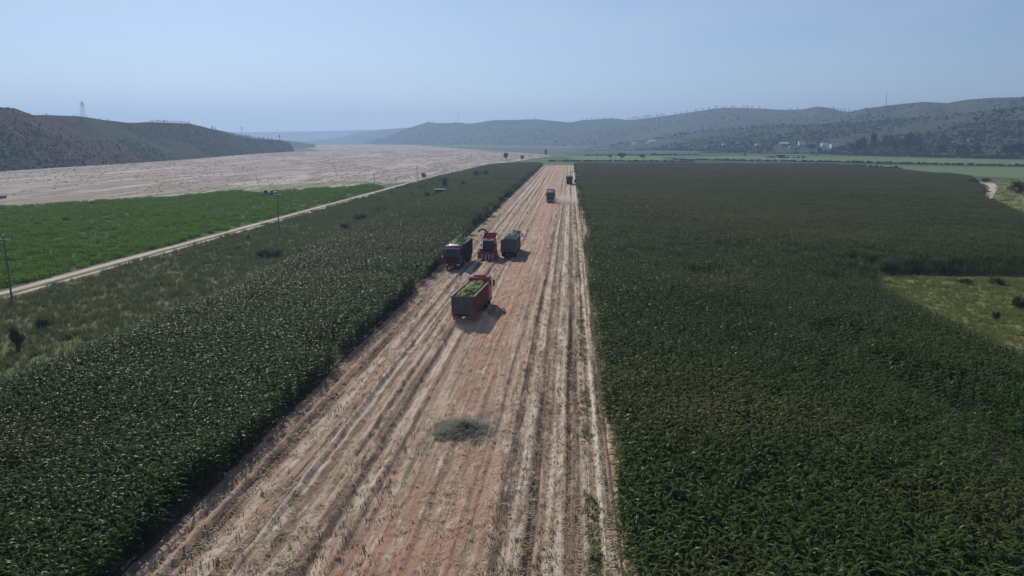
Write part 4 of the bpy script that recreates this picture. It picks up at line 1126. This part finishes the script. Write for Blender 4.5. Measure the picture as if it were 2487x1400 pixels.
harvester((p.x + .4, p.y + 3, 0), R(0), 'dusty distant forage harvester with arched spout beside the farthest truck', 'forage harvesters', 'dusty_steel', False, ((0, -.6), (-3.2, 2.3)))

# heap of chopped corn lying on the strip
def pile(loc, rx, ry, h):
    n = 60; m = 44
    X, Y = np.meshgrid(np.linspace(-1.5, 1.5, n), np.linspace(-1.5, 1.5, m))
    r = np.sqrt(X ** 2 + Y ** 2) + (fbm(X * 2 + 5, Y * 2, 41, 3) - .5) * .5
    Z = h * np.clip(1.05 - r, 0, 1) ** 1.05 * (.6 + .8 * fbm(X * 4, Y * 4, 43, 4)) - .07 - np.clip((r - 1.0) * 3, 0, .5)
    V = np.stack([X * rx, Y * ry, Z], -1).reshape(-1, 3)
    i = np.arange((m - 1) * (n - 1)); rr = i // (n - 1); c = i % (n - 1); a = rr * n + c
    o = obj('silage_pile', mesh_np('silage_pile', V, np.stack([a, a + 1, a + n + 1, a + n], 1), 'dark_silage', True), None, loc)
    tag(o, 'low dark heap of chopped corn lying on the bare strip', 'silage pile')
    k = rng.integers(0, len(V), 4000); P = V[k]; P = P[P[:, 2] > -.03][:2600]
    q = rng.normal(0, 1, (700, 2)) * np.array([rx * .62, ry * .62]); P = np.concatenate([P, np.stack([q[:, 0], q[:, 1], strip_h(q[:, 0] + loc[0], q[:, 1] + loc[1]) + .02], 1)])
    P = P + np.array(loc) + rng.normal(0, .05, P.shape) * np.array([1, 1, .3])
    col = proto_collection('chop', [residue_mesh(500 + i, 'chop', 4, .12, .3, .035) for i in range(3)])
    scatter('chopped_leaves', col, P, rz_only(len(P)), uni(rng.uniform(.6, 1.3, len(P))), rng.integers(0, 3, len(P)), 'loose chopped leaves covering the dark heap on the strip', 'chopped leaves')
p = at(1125, 1046)
pile((p.x, p.y, 0), 2.35, 2.0, .62)

# ================================================================== POLES, TOWERS
def pole(px, py, h, label):
    b = at(px, py); P = empty('utility_pole', (b.x, b.y, -.05)); tag(P, label, 'pole', 'utility poles along the dirt track')
    MB().cyl((0, 0, 0), (0, 0, h), .12, .08, 10).build('post', 'pole_concrete', P, True)
    MB().box(-.9, .9, -.06, .06, h - .5, h - .38).build('crossarm', 'tower_steel', P)
    for x in (-.8, .0, .8):
        z = h - .38 if x else h
        MB().lathe([(0, .03), (.05, .07), (.1, .04), (.15, .07), (.2, .03)]).V
        MB().cyl((x, 0, z), (x, 0, z + .22), .06, .04, 8).build('insulator', 'white_wall', P)
pole(31, 742, 8.6, 'tall utility pole at the left edge of the view')
pole(679, 572, 9.0, 'utility pole beside the dirt track near the bright green crop')
pole(910, 468, 7.2, 'utility pole at the tip of the green crop field')
pole(1014, 440, 7.4, 'farthest utility pole by the dirt track against the riverbed')

def lattice(name, base, h, w, label, arms=3, grp=None):
    T = empty(name, base); tag(T, label, 'tower', grp)
    m = MB(); n = 8
    def cn(t): 
        ww = w * (1 - .82 * t) / 2; return [Vector((sx * ww, sy * ww, h * t)) for sx, sy in ((-1, -1), (1, -1), (1, 1), (-1, 1))]
    for k in range(n):
        A = cn(k / n); Bq = cn((k + 1) / n)
        for i in range(4):
            j = (i + 1) % 4
            m.cyl(A[i], Bq[i], w * .016, n=4, cap=False); m.cyl(A[i], Bq[j], w * .009, n=4, cap=False); m.cyl(Bq[i], Bq[j], w * .009, n=4, cap=False)
    m.build('lattice', 'tower_steel', T)
    for a in range(arms):
        z = h * (.74 + .11 * a); L = w * (1.0 - .15 * a)
        MB().prism([(-L, z + .1), (0, z + h * .025), (L, z + .1), (0, z - h * .01)], -w * .05, w * .05, 'y').build('crossarm', 'tower_steel', T)
def mast(base, h, label):
    T = empty('radio_mast', base); tag(T, label, 'mast')
    m = MB()
    for k in range(3):
        a = 2.094 * k
        m.cyl((math.cos(a) * h * .03, math.sin(a) * h * .03, 0), (math.cos(a) * h * .012, math.sin(a) * h * .012, h), h * .006, n=5)
    for k in range(12):
        z = h * k / 12; m.cyl((h * .03, 0, z), (-h * .02, 0, z + h / 12), h * .006, n=4)
    m.build('lattice', 'tower_steel', T)
    MB().cyl((0, 0, h), (0, 0, h * 1.1), h * .006, n=6).build('antenna', 'tower_steel', T)
q = hill_t(L1, 203, .98); lattice('power_pylon', q[:], 14.5, 4.2, 'steel lattice pylon standing on the near left hill crest', 3, 'power pylons')
q = hill_t(L2, 588, .98); lattice('power_pylon', q[:], 20, 5.5, 'faint distant lattice pylon behind the end of the left hill', 3, 'power pylons')
q = hill_t(R1, 1114, .99); mast(q[:], 36, 'thin radio mast on the hazy ridge near the middle')
q = hill_t(R2, 2151, .99); mast(q[:], 27, 'radio mast on the high ridge at the right')

# ================================================================== BUILDINGS
def house(base, w, d, h, label, group, wall='white_wall', roof='pale_roof', rz=0, flat=False, windows=2, cat='house'):
    Hs = empty('house', base, rz); tag(Hs, label, cat, group)
    wl = MB().box(-w / 2, w / 2, -d / 2, d / 2, -1, h).build('wall', wall, Hs)
    if flat:
        MB().box(-w / 2 - .25, w / 2 + .25, -d / 2 - .25, d / 2 + .25, h + .002, h + .25).build('roof', roof, Hs)
    else:
        MB().prism([(-d / 2 - .4, h - .1), (0, h + d * .26), (d / 2 + .4, h - .1), (d / 2 + .35, h - .25), (0, h + d * .26 - .18), (-d / 2 - .35, h - .25)], -w / 2 - .4, w / 2 + .4, 'x').build('roof', roof, Hs)
        MB().prism([(-d / 2 + .01, h), (0, h + d * .26 - .2), (d / 2 - .01, h)], -w / 2 + .003, w / 2 - .003, 'x').build('gable', wall, Hs)
    for k in range(windows):
        x = -w / 2 + (k + .5) * w / windows
        if k == windows // 2 and windows > 1:
            MB().box(x - .5, x + .5, -d / 2 - .05, -d / 2 - .004, 0, 2.1).build('door', 'brick_wall', Hs)
        else:
            f = MB().box(x - .7, x + .7, -d / 2 - .06, -d / 2 - .004, .9, 2.2).build('window', 'white_wall', Hs)
            MB().box(x - .6, x + .6, -d / 2 - .08, -d / 2 - .062, 1.0, 2.1).build('pane', 'glass', f)
    return Hs
HG = 'houses of the village below the hills'
for (px, py, w, d, h, wall, roof, flat, label) in (
    (1583, 348, 17, 9, 4, 'white_wall', 'pale_roof', False, 'pale house farthest left of the village, alone before the ridge'),
    (1540, 350, 8, 6, 3, 'white_wall', 'pale_roof', False, 'tiny pale house left of the village on the far plain'),
    (1759, 355, 5, 5, 4, 'white_wall', 'pale_roof', True, 'tiny white house right of the big round tree on the plain'),
    (1795, 352, 6, 5, 3.5, 'grey_wall', 'pale_roof', True, 'small grey house in the middle of the village'),
    (1843, 355, 9, 6, 3.5, 'white_wall', 'tile_roof', False, 'small house with dark roof in the village'),
    (1905, 354, 14, 7, 3.2, 'grey_wall', 'pale_roof', False, 'long grey house with pale roof in the village'),
    (1921, 360, 4, 4, 3.2, 'white_wall', 'pale_roof', True, 'little white hut below the long grey village house'),
    (1948, 353, 8, 7, 5, 'white_wall', 'tile_roof', False, 'white house with dark roof left of the brightest village houses'),
    (2003, 356, 7.5, 6, 5, 'white_wall', 'pale_roof', True, 'bright white flat house, left one of the brightest three'),
    (2014, 357, 4, 4, 2.8, 'white_wall', 'pale_roof', True, 'low white outbuilding between the two brightest village houses'),
    (2026, 359, 8, 6, 5, 'white_wall', 'pale_roof', True, 'bright white flat house, right one of the brightest three'),
    (2240, 362, 4.5, 5, 4.5, 'white_wall', 'tile_roof', False, 'white house among the tall trees at the right'),
    (2360, 345, 6, 5, 3.5, 'grey_wall', 'tile_roof', False, 'small grey house high on the right hillside')):
    q = hill_at(R3, px, py) if px > 1560 else at_range(px, 352, 1500)
    house((q.x, q.y, q.z), w, d, h, label, HG, wall, roof, random.uniform(-.4, .4), flat, 3 if w > 7 else 2)
# concrete hut in the verge and pump house by the crop
p = at(1069, 474)
S = empty('field_hut', (p.x, p.y, 0)); tag(S, 'small open hut with flat slab roof in the grass near the corn', 'hut')
MB().box(-1.6, -1.4, -1.2, 1.2, 0, 1.9).box(1.4, 1.6, -1.2, 1.2, 0, 1.9).box(-1.4, 1.4, 1.0, 1.2, 0, 1.9).build('wall', 'grey_wall', S)
MB().box(-2.1, 2.1, -1.6, 1.6, 1.902, 2.1, .02).build('roof', 'pole_concrete', S)
MB().box(.0, 1.0, -.6, .6, 0, 1.5).build('tank', 'dark_opening', S)
p = at(656, 477)
house((p.x, p.y, 0), 4.2, 3.0, 1.25, 'low grey pump house at the far edge of the bright green crop', 'farm buildings beside the riverbed', 'grey_wall', 'pole_concrete', R(8), True, 2, 'pump house')
p = at(2, 481)
house((p.x - 2, p.y, -.2), 6, 2.5, .7, 'low grey shelter on the riverbed at the left edge', 'farm buildings beside the riverbed', 'grey_wall', 'tile_roof', R(10), True, 2, 'shelter')

# ================================================================== TREES AND BUSHES
def tree_meshes(seed, n, slim, mat='tree_leaf'):
    rx = .28 * slim
    V, F = blob_leaves(n, rx, rx, .40, .55, .016, .040, seed, 28, .15)
    cr = mesh_np('crown', V, F, mat)
    r = random.Random(seed); m = MB(); m.cyl((0, 0, 0), (.01, 0, .45), .028, .018, 8)
    for k in range(5):
        a = r.uniform(0, 6.28); z = r.uniform(.25, .45)
        m.cyl((.005, 0, z), (math.cos(a) * rx * .7, math.sin(a) * rx * .7, z + r.uniform(.15, .35)), .014, .004, 6)
    return cr, m.mesh('trunk', 'bark')
TREES = [tree_meshes(600 + i, 1500, s) for i, s in enumerate((1.0, .8, 1.25, 1.1))]
SMALL = [tree_meshes(640 + i, 260, s, 'hill_leaf') for i, s in enumerate((1.1, .8, 1.5, .5))]
def tree(base, h, label, group, kind=0, wide=1.0, small=False, name='tree', cat='tree'):
    T = empty(name, base, random.uniform(0, 6.28)); T.scale = (h * wide, h * wide, h); tag(T, label, cat, group)
    cr, tk = (SMALL if small else TREES)[kind % 4]
    obj('crown', cr, T); obj('trunk', tk, T)
    return T
def tree_px(px, base_py, top_py, wpx, label, group, kind=0, H=None, D=None):
    if H is not None: b = hill_at(H, px, base_py)
    elif D is not None: b = at_range(px, base_py, D)
    else: b = at(px, base_py, GZ)
    d = math.hypot(b.x, b.y); h = (base_py - top_py) * d / FPX; w = wpx * d / FPX
    return tree(b, h, label, group, kind, max(.5, w / (h * .6)))
TP = 'trees on the far plain'; TV = 'tall trees beside the village'
tree_px(1229, 390, 367, 15, 'round tree on the riverbank just left of the strip end', TP, 0)
tree_px(1268, 389, 376, 12, 'low bushy tree right of the riverbank tree', TP, 2)
tree_px(1325, 381, 361, 9, 'slim tree beyond the strip end beside the pale river channel', TP, 1)
tree_px(1508, 359, 342, 16, 'solitary round tree before the blue ridge', TP, 0)
tree_px(1501, 358, 350, 7, 'small tree left of the solitary round tree', TP, 1)
tree_px(1510, 386, 370, 19, 'bushy tree in the green field below the solitary round tree', TP, 2)
tree_px(1560, 385, 374, 17, 'spreading bush tree right of the bushy field tree', TP, 2)
tree_px(1482, 385, 376, 9, 'small field tree left of the bushy field tree', TP, 3)
tree_px(1589, 378, 371, 10, 'little round tree at the field edge on the plain', TP, 0)
tree_px(1689, 363, 338, 12, 'slender tall tree left of the big dark round tree', TP, 1)
tree_px(1699, 362, 344, 8, 'short slim tree against the big dark round tree', TP, 1)
tree_px(1727, 363, 335, 30, 'big dark round tree on the plain before the foothills', TP, 2)
tree_px(1757, 364, 350, 12, 'low tree by the tiny white house', TP, 0)
tree_px(1771, 362, 340, 11, 'tree right of the tiny white house', TP, 1)
tree_px(1896, 384, 376, 24, 'low wide dark bush in the green field below the village', TP, 2)
tree_px(1808, 380, 374, 9, 'small dark bush alone in the pale green field', TP, 0)
tree_px(1984, 378, 374, 8, 'tiny dark bush in the field below the white houses', TP, 0)
tree_px(2094, 376, 328, 23, 'tall dark tree, leftmost of the big row at the right', TV, 0)
tree_px(2119, 379, 322, 21, 'tallest slender tree of the big row at the right', TV, 1)
tree_px(2130, 376, 345, 14, 'short tree in a gap of the big row at the right', TV, 3)
tree_px(2154, 376, 328, 30, 'broad dark tree in the middle of the big row', TV, 2)
tree_px(2186, 377, 334, 26, 'round tree right of the broad dark tree in the row', TV, 0)
tree_px(2212, 377, 324, 34, 'widest spreading tree at the right end of the row', TV, 2)
tree_px(2264, 376, 340, 18, 'dark tree right of the white house among tall trees', TV, 0)
tree_px(1970, 365, 350, 26, 'dark tree clump left of the bright white houses', TV, 2, D=1120)
tree_px(2048, 367, 352, 20, 'dark tree right of the bright white houses', TV, 0, D=1120)
tree_px(2310, 377, 348, 22, 'dark tree right of the village at the hill foot', TV, 1)
tree_px(2420, 382, 362, 40, 'low spreading tree at the hill foot near the right edge', TV, 2)

ORDB = 'first second third fourth fifth sixth seventh eighth ninth tenth eleventh twelfth thirteenth fourteenth fifteenth sixteenth'.split()
for k, (px, by, ty, w) in enumerate(((1655, 367, 354, 14), (1795, 368, 352, 18), (1822, 369, 356, 14), (1866, 371, 354, 20), (1934, 372, 357, 18), (1990, 374, 358, 16), (2068, 377, 346, 20), (2082, 378, 338, 16),
                                      (2172, 379, 336, 22), (2200, 379, 330, 24), (2233, 380, 346, 20), (2285, 381, 352, 24), (2338, 382, 350, 28), (2372, 383, 356, 26), (2450, 385, 352, 34), (2480, 385, 346, 30))):
    tree_px(px, by, ty, w, 'dark tree of the belt below the right hills, ' + ORDB[k] + ' from left', 'tree belt below the right hills', k)

BU = [mesh_np('bush_foliage', *blob_leaves(2600, .45, .45, .45, .42, .014, .035, 660 + i, 22, .2), 'bush_leaf') for i in range(4)]
def bush(px, base_py, top_py, wpx, label, group='bushes in the rough grass'):
    b = at(px, base_py); d = math.hypot(b.x, b.y); h = (base_py - top_py) * d / FPX * 1.05; w = wpx * d / FPX
    T = empty('bush', (b.x, b.y, -.05), random.uniform(0, 6.28)); T.scale = (w, w, h); tag(T, label, 'bush', group)
    obj('foliage', random.choice(BU), T)
    m = MB()
    for k in range(4):
        a = k * 1.57 + .4; m.cyl((0, 0, 0), (math.cos(a) * .3, math.sin(a) * .3, .55), .02, .008, 5)
    m.build('stem', 'bark', T)
bush(657, 624, 596, 84, 'broad grey green bush on the verge, largest near the dirt track')
bush(1081, 456, 425, 22, 'tall dark bush just right of the slab roof hut')
bush(1125, 461, 434, 28, 'round dark bush farther right of the hut toward the corn')
bush(1037, 479, 464, 24, 'low bush left of the slab roof hut')
bush(1029, 433, 417, 15, 'round bush at the dirt track by the farthest pole')
bush(1156, 429, 412, 20, 'dark bush, left of the pair beyond the hut')
bush(1180, 427, 411, 20, 'dark bush, right of the pair beyond the hut')
bush(1205, 421, 410, 16, 'small dark bush between the pair and the strip end')
bush(1245, 406, 394, 18, 'flat bush on the verge near the strip end')
bush(874, 534, 515, 40, 'low dark bush in the yellow green verge patch')
bush(838, 556, 541, 40, 'low bush beside the corn edge in mid verge')
bush(110, 800, 770, 50, 'low dark scrub bush on the verge at the left')
bush(45, 850, 790, 40, 'straggly dark bush at the left edge below the pole')
bush(2360, 454, 434, 34, 'dark green bush left of the pale path', 'bushes in the right clearing')
bush(2392, 444, 433, 30, 'grey green bush at the top of the pale path', 'bushes in the right clearing')
bush(2470, 470, 440, 50, 'bright green leafy bush right of the pale path', 'bushes in the right clearing')
bush(2418, 776, 752, 20, 'small dark bush deep in the yellow clearing', 'bushes in the right clearing')
bush(2346, 690, 674, 40, 'low dark bush under the far corn edge of the clearing', 'bushes in the right clearing')
bush(2421, 692, 674, 40, 'low dark bush nearer the right edge under the corn', 'bushes in the right clearing')
bush(2478, 750, 715, 40, 'grey bush at the right edge of the clearing', 'bushes in the right clearing')

# trees along the ridge lines
def ridge(H, pxs, h0, h1, label, group, kinds=(0, 1, 2), t=.99):
    ORD = 'first second third fourth fifth sixth seventh eighth ninth tenth eleventh twelfth thirteenth fourteenth fifteenth sixteenth seventeenth eighteenth'.split()
    for k, px in enumerate(sorted(pxs)):
        p = hill_t(H, px, t); p.z -= .3
        tree(p, random.uniform(h0, h1), label + ', ' + ORD[k] + ' from left', group, random.choice(kinds), random.uniform(.9, 1.5), True)
random.seed(21)
ridge(L1, [366, 372, 380, 386, 392, 398, 401, 407, 413, 418, 424, 430, 437, 443, 449, 455, 460], 3.2, 5.0, 'small dark tree in the row on the left hill crest', 'row of trees on the left hill crest', (0, 2))
ridge(L1, [516, 523, 568, 580, 598, 606, 630, 640, 651, 660], 4, 6.5, 'dark tree on the sloping right end of the left hill', 'trees on the sloping end of the left hill', (0, 2))
tree(hill_t(L1, 679, .98), 11, 'pointed conifer on the tip of the left hill', None, 3, .9, True)
ridge(L1, [113, 180, 245, 262], 2.0, 3.0, 'lone shrub tree on the high crest of the left hill', 'lone trees on the high left crest', (0, 2))
ridge(R1, [1526, 1530, 1536, 1541, 1546, 1551, 1556, 1561, 1566, 1570, 1575, 1582, 1594, 1600, 1606, 1612], 9, 15, 'slim tree of the spiky row on the blue ridge saddle', 'spiky tree row on the blue ridge', (1, 3))
ridge(R1, [1412, 1424, 1436, 1445, 1455, 1468, 1487, 1500], 7, 11, 'small tree on the left knoll of the blue ridge', 'trees on the left knoll of the blue ridge', (0, 2))
ridge(R1, [1640, 1653, 1668, 1690, 1706, 1722, 1737, 1742, 1755, 1762, 1777, 1782, 1806, 1815, 1826, 1845, 1860], 8, 13, 'small tree on the highest stretch of the blue ridge', 'trees on the highest stretch of the blue ridge', (0, 2))
ridge(R1, [1920, 1936, 1938], 8, 10, 'lone tree in the dip left of the domed knoll', 'trees left of the domed knoll', (0, 2))
ridge(R1, [2025, 2035, 2044, 2052, 2062, 2075], 8, 12, 'hazy tree in the saddle right of the domed knoll', 'trees right of the domed knoll', (0, 2))
ridge(R1, [1041, 1052, 1104, 1107, 1196, 1298], 8, 12, 'tiny tree on the hazy ridge near the thin mast', 'trees near the thin mast', (0, 2))

# ================================================================== DUST AND HAZE
def dust(loc, sx, sy, sz, dens, label):
    bm = bmesh.new(); bmesh.ops.create_icosphere(bm, subdivisions=3, radius=1)
    for v in bm.verts: v.co *= 1 + .12 * math.sin(v.co.x * 5 + v.co.y * 4)
    me = bpy.data.meshes.new('dust_cloud'); bm.to_mesh(me); bm.free()
    t = bpy.data.materials.new('dust'); t.use_nodes = True; nt = t.node_tree
    nt.nodes.remove(nt.nodes['Principled BSDF'])
    pv = nt.nodes.new('ShaderNodeVolumePrincipled'); pv.inputs['Color'].default_value = (.85, .78, .72, 1); pv.inputs['Density'].default_value = dens
    pv.inputs['Anisotropy'].default_value = .3
    nt.links.new(pv.outputs[0], nt.nodes['Material Output'].inputs['Volume'])
    me.materials.append(t)
    o = obj('dust_cloud', me, None, loc); o.scale = (sx, sy, sz); tag(o, label, 'dust', kind='stuff')
p = at(1372, 494)
dust((p.x + .8, p.y - 1, .6), 4.4, 9, 1.9, .045, 'thin pale dust hanging over the wheel tracks behind the lone truck')
dust((p.x - .8, p.y + 1, .4), 3.0, 6, 1.9, .24, 'pale dust cloud drifting right of the lone middle distance truck')

p = at(1150, 800)
dust((p.x, p.y, .3), 3.2, 4.0, 1.5, .03, 'thin dust behind the wheels of the nearest truck')

hz = bpy.data.meshes.new('haze')
m = MB().box(-9100, 9100, -3100, 9100, -2.5, 330)
hz.from_pydata(m.V, [], m.F)
hm = bpy.data.materials.new('haze'); hm.use_nodes = True
nt = hm.node_tree; nt.nodes.remove(nt.nodes['Principled BSDF'])
pv = nt.nodes.new('ShaderNodeVolumePrincipled')
pv.inputs['Color'].default_value = (0.44, 0.66, 1.0, 1)
pv.inputs['Density'].default_value = 0.00025
pv.inputs['Anisotropy'].default_value = 0.3
nt.links.new(pv.outputs[0], nt.nodes['Material Output'].inputs['Volume'])
hz.materials.append(hm)
tag(obj('haze', hz), 'thin blue haze filling the valley', 'haze', kind='stuff')
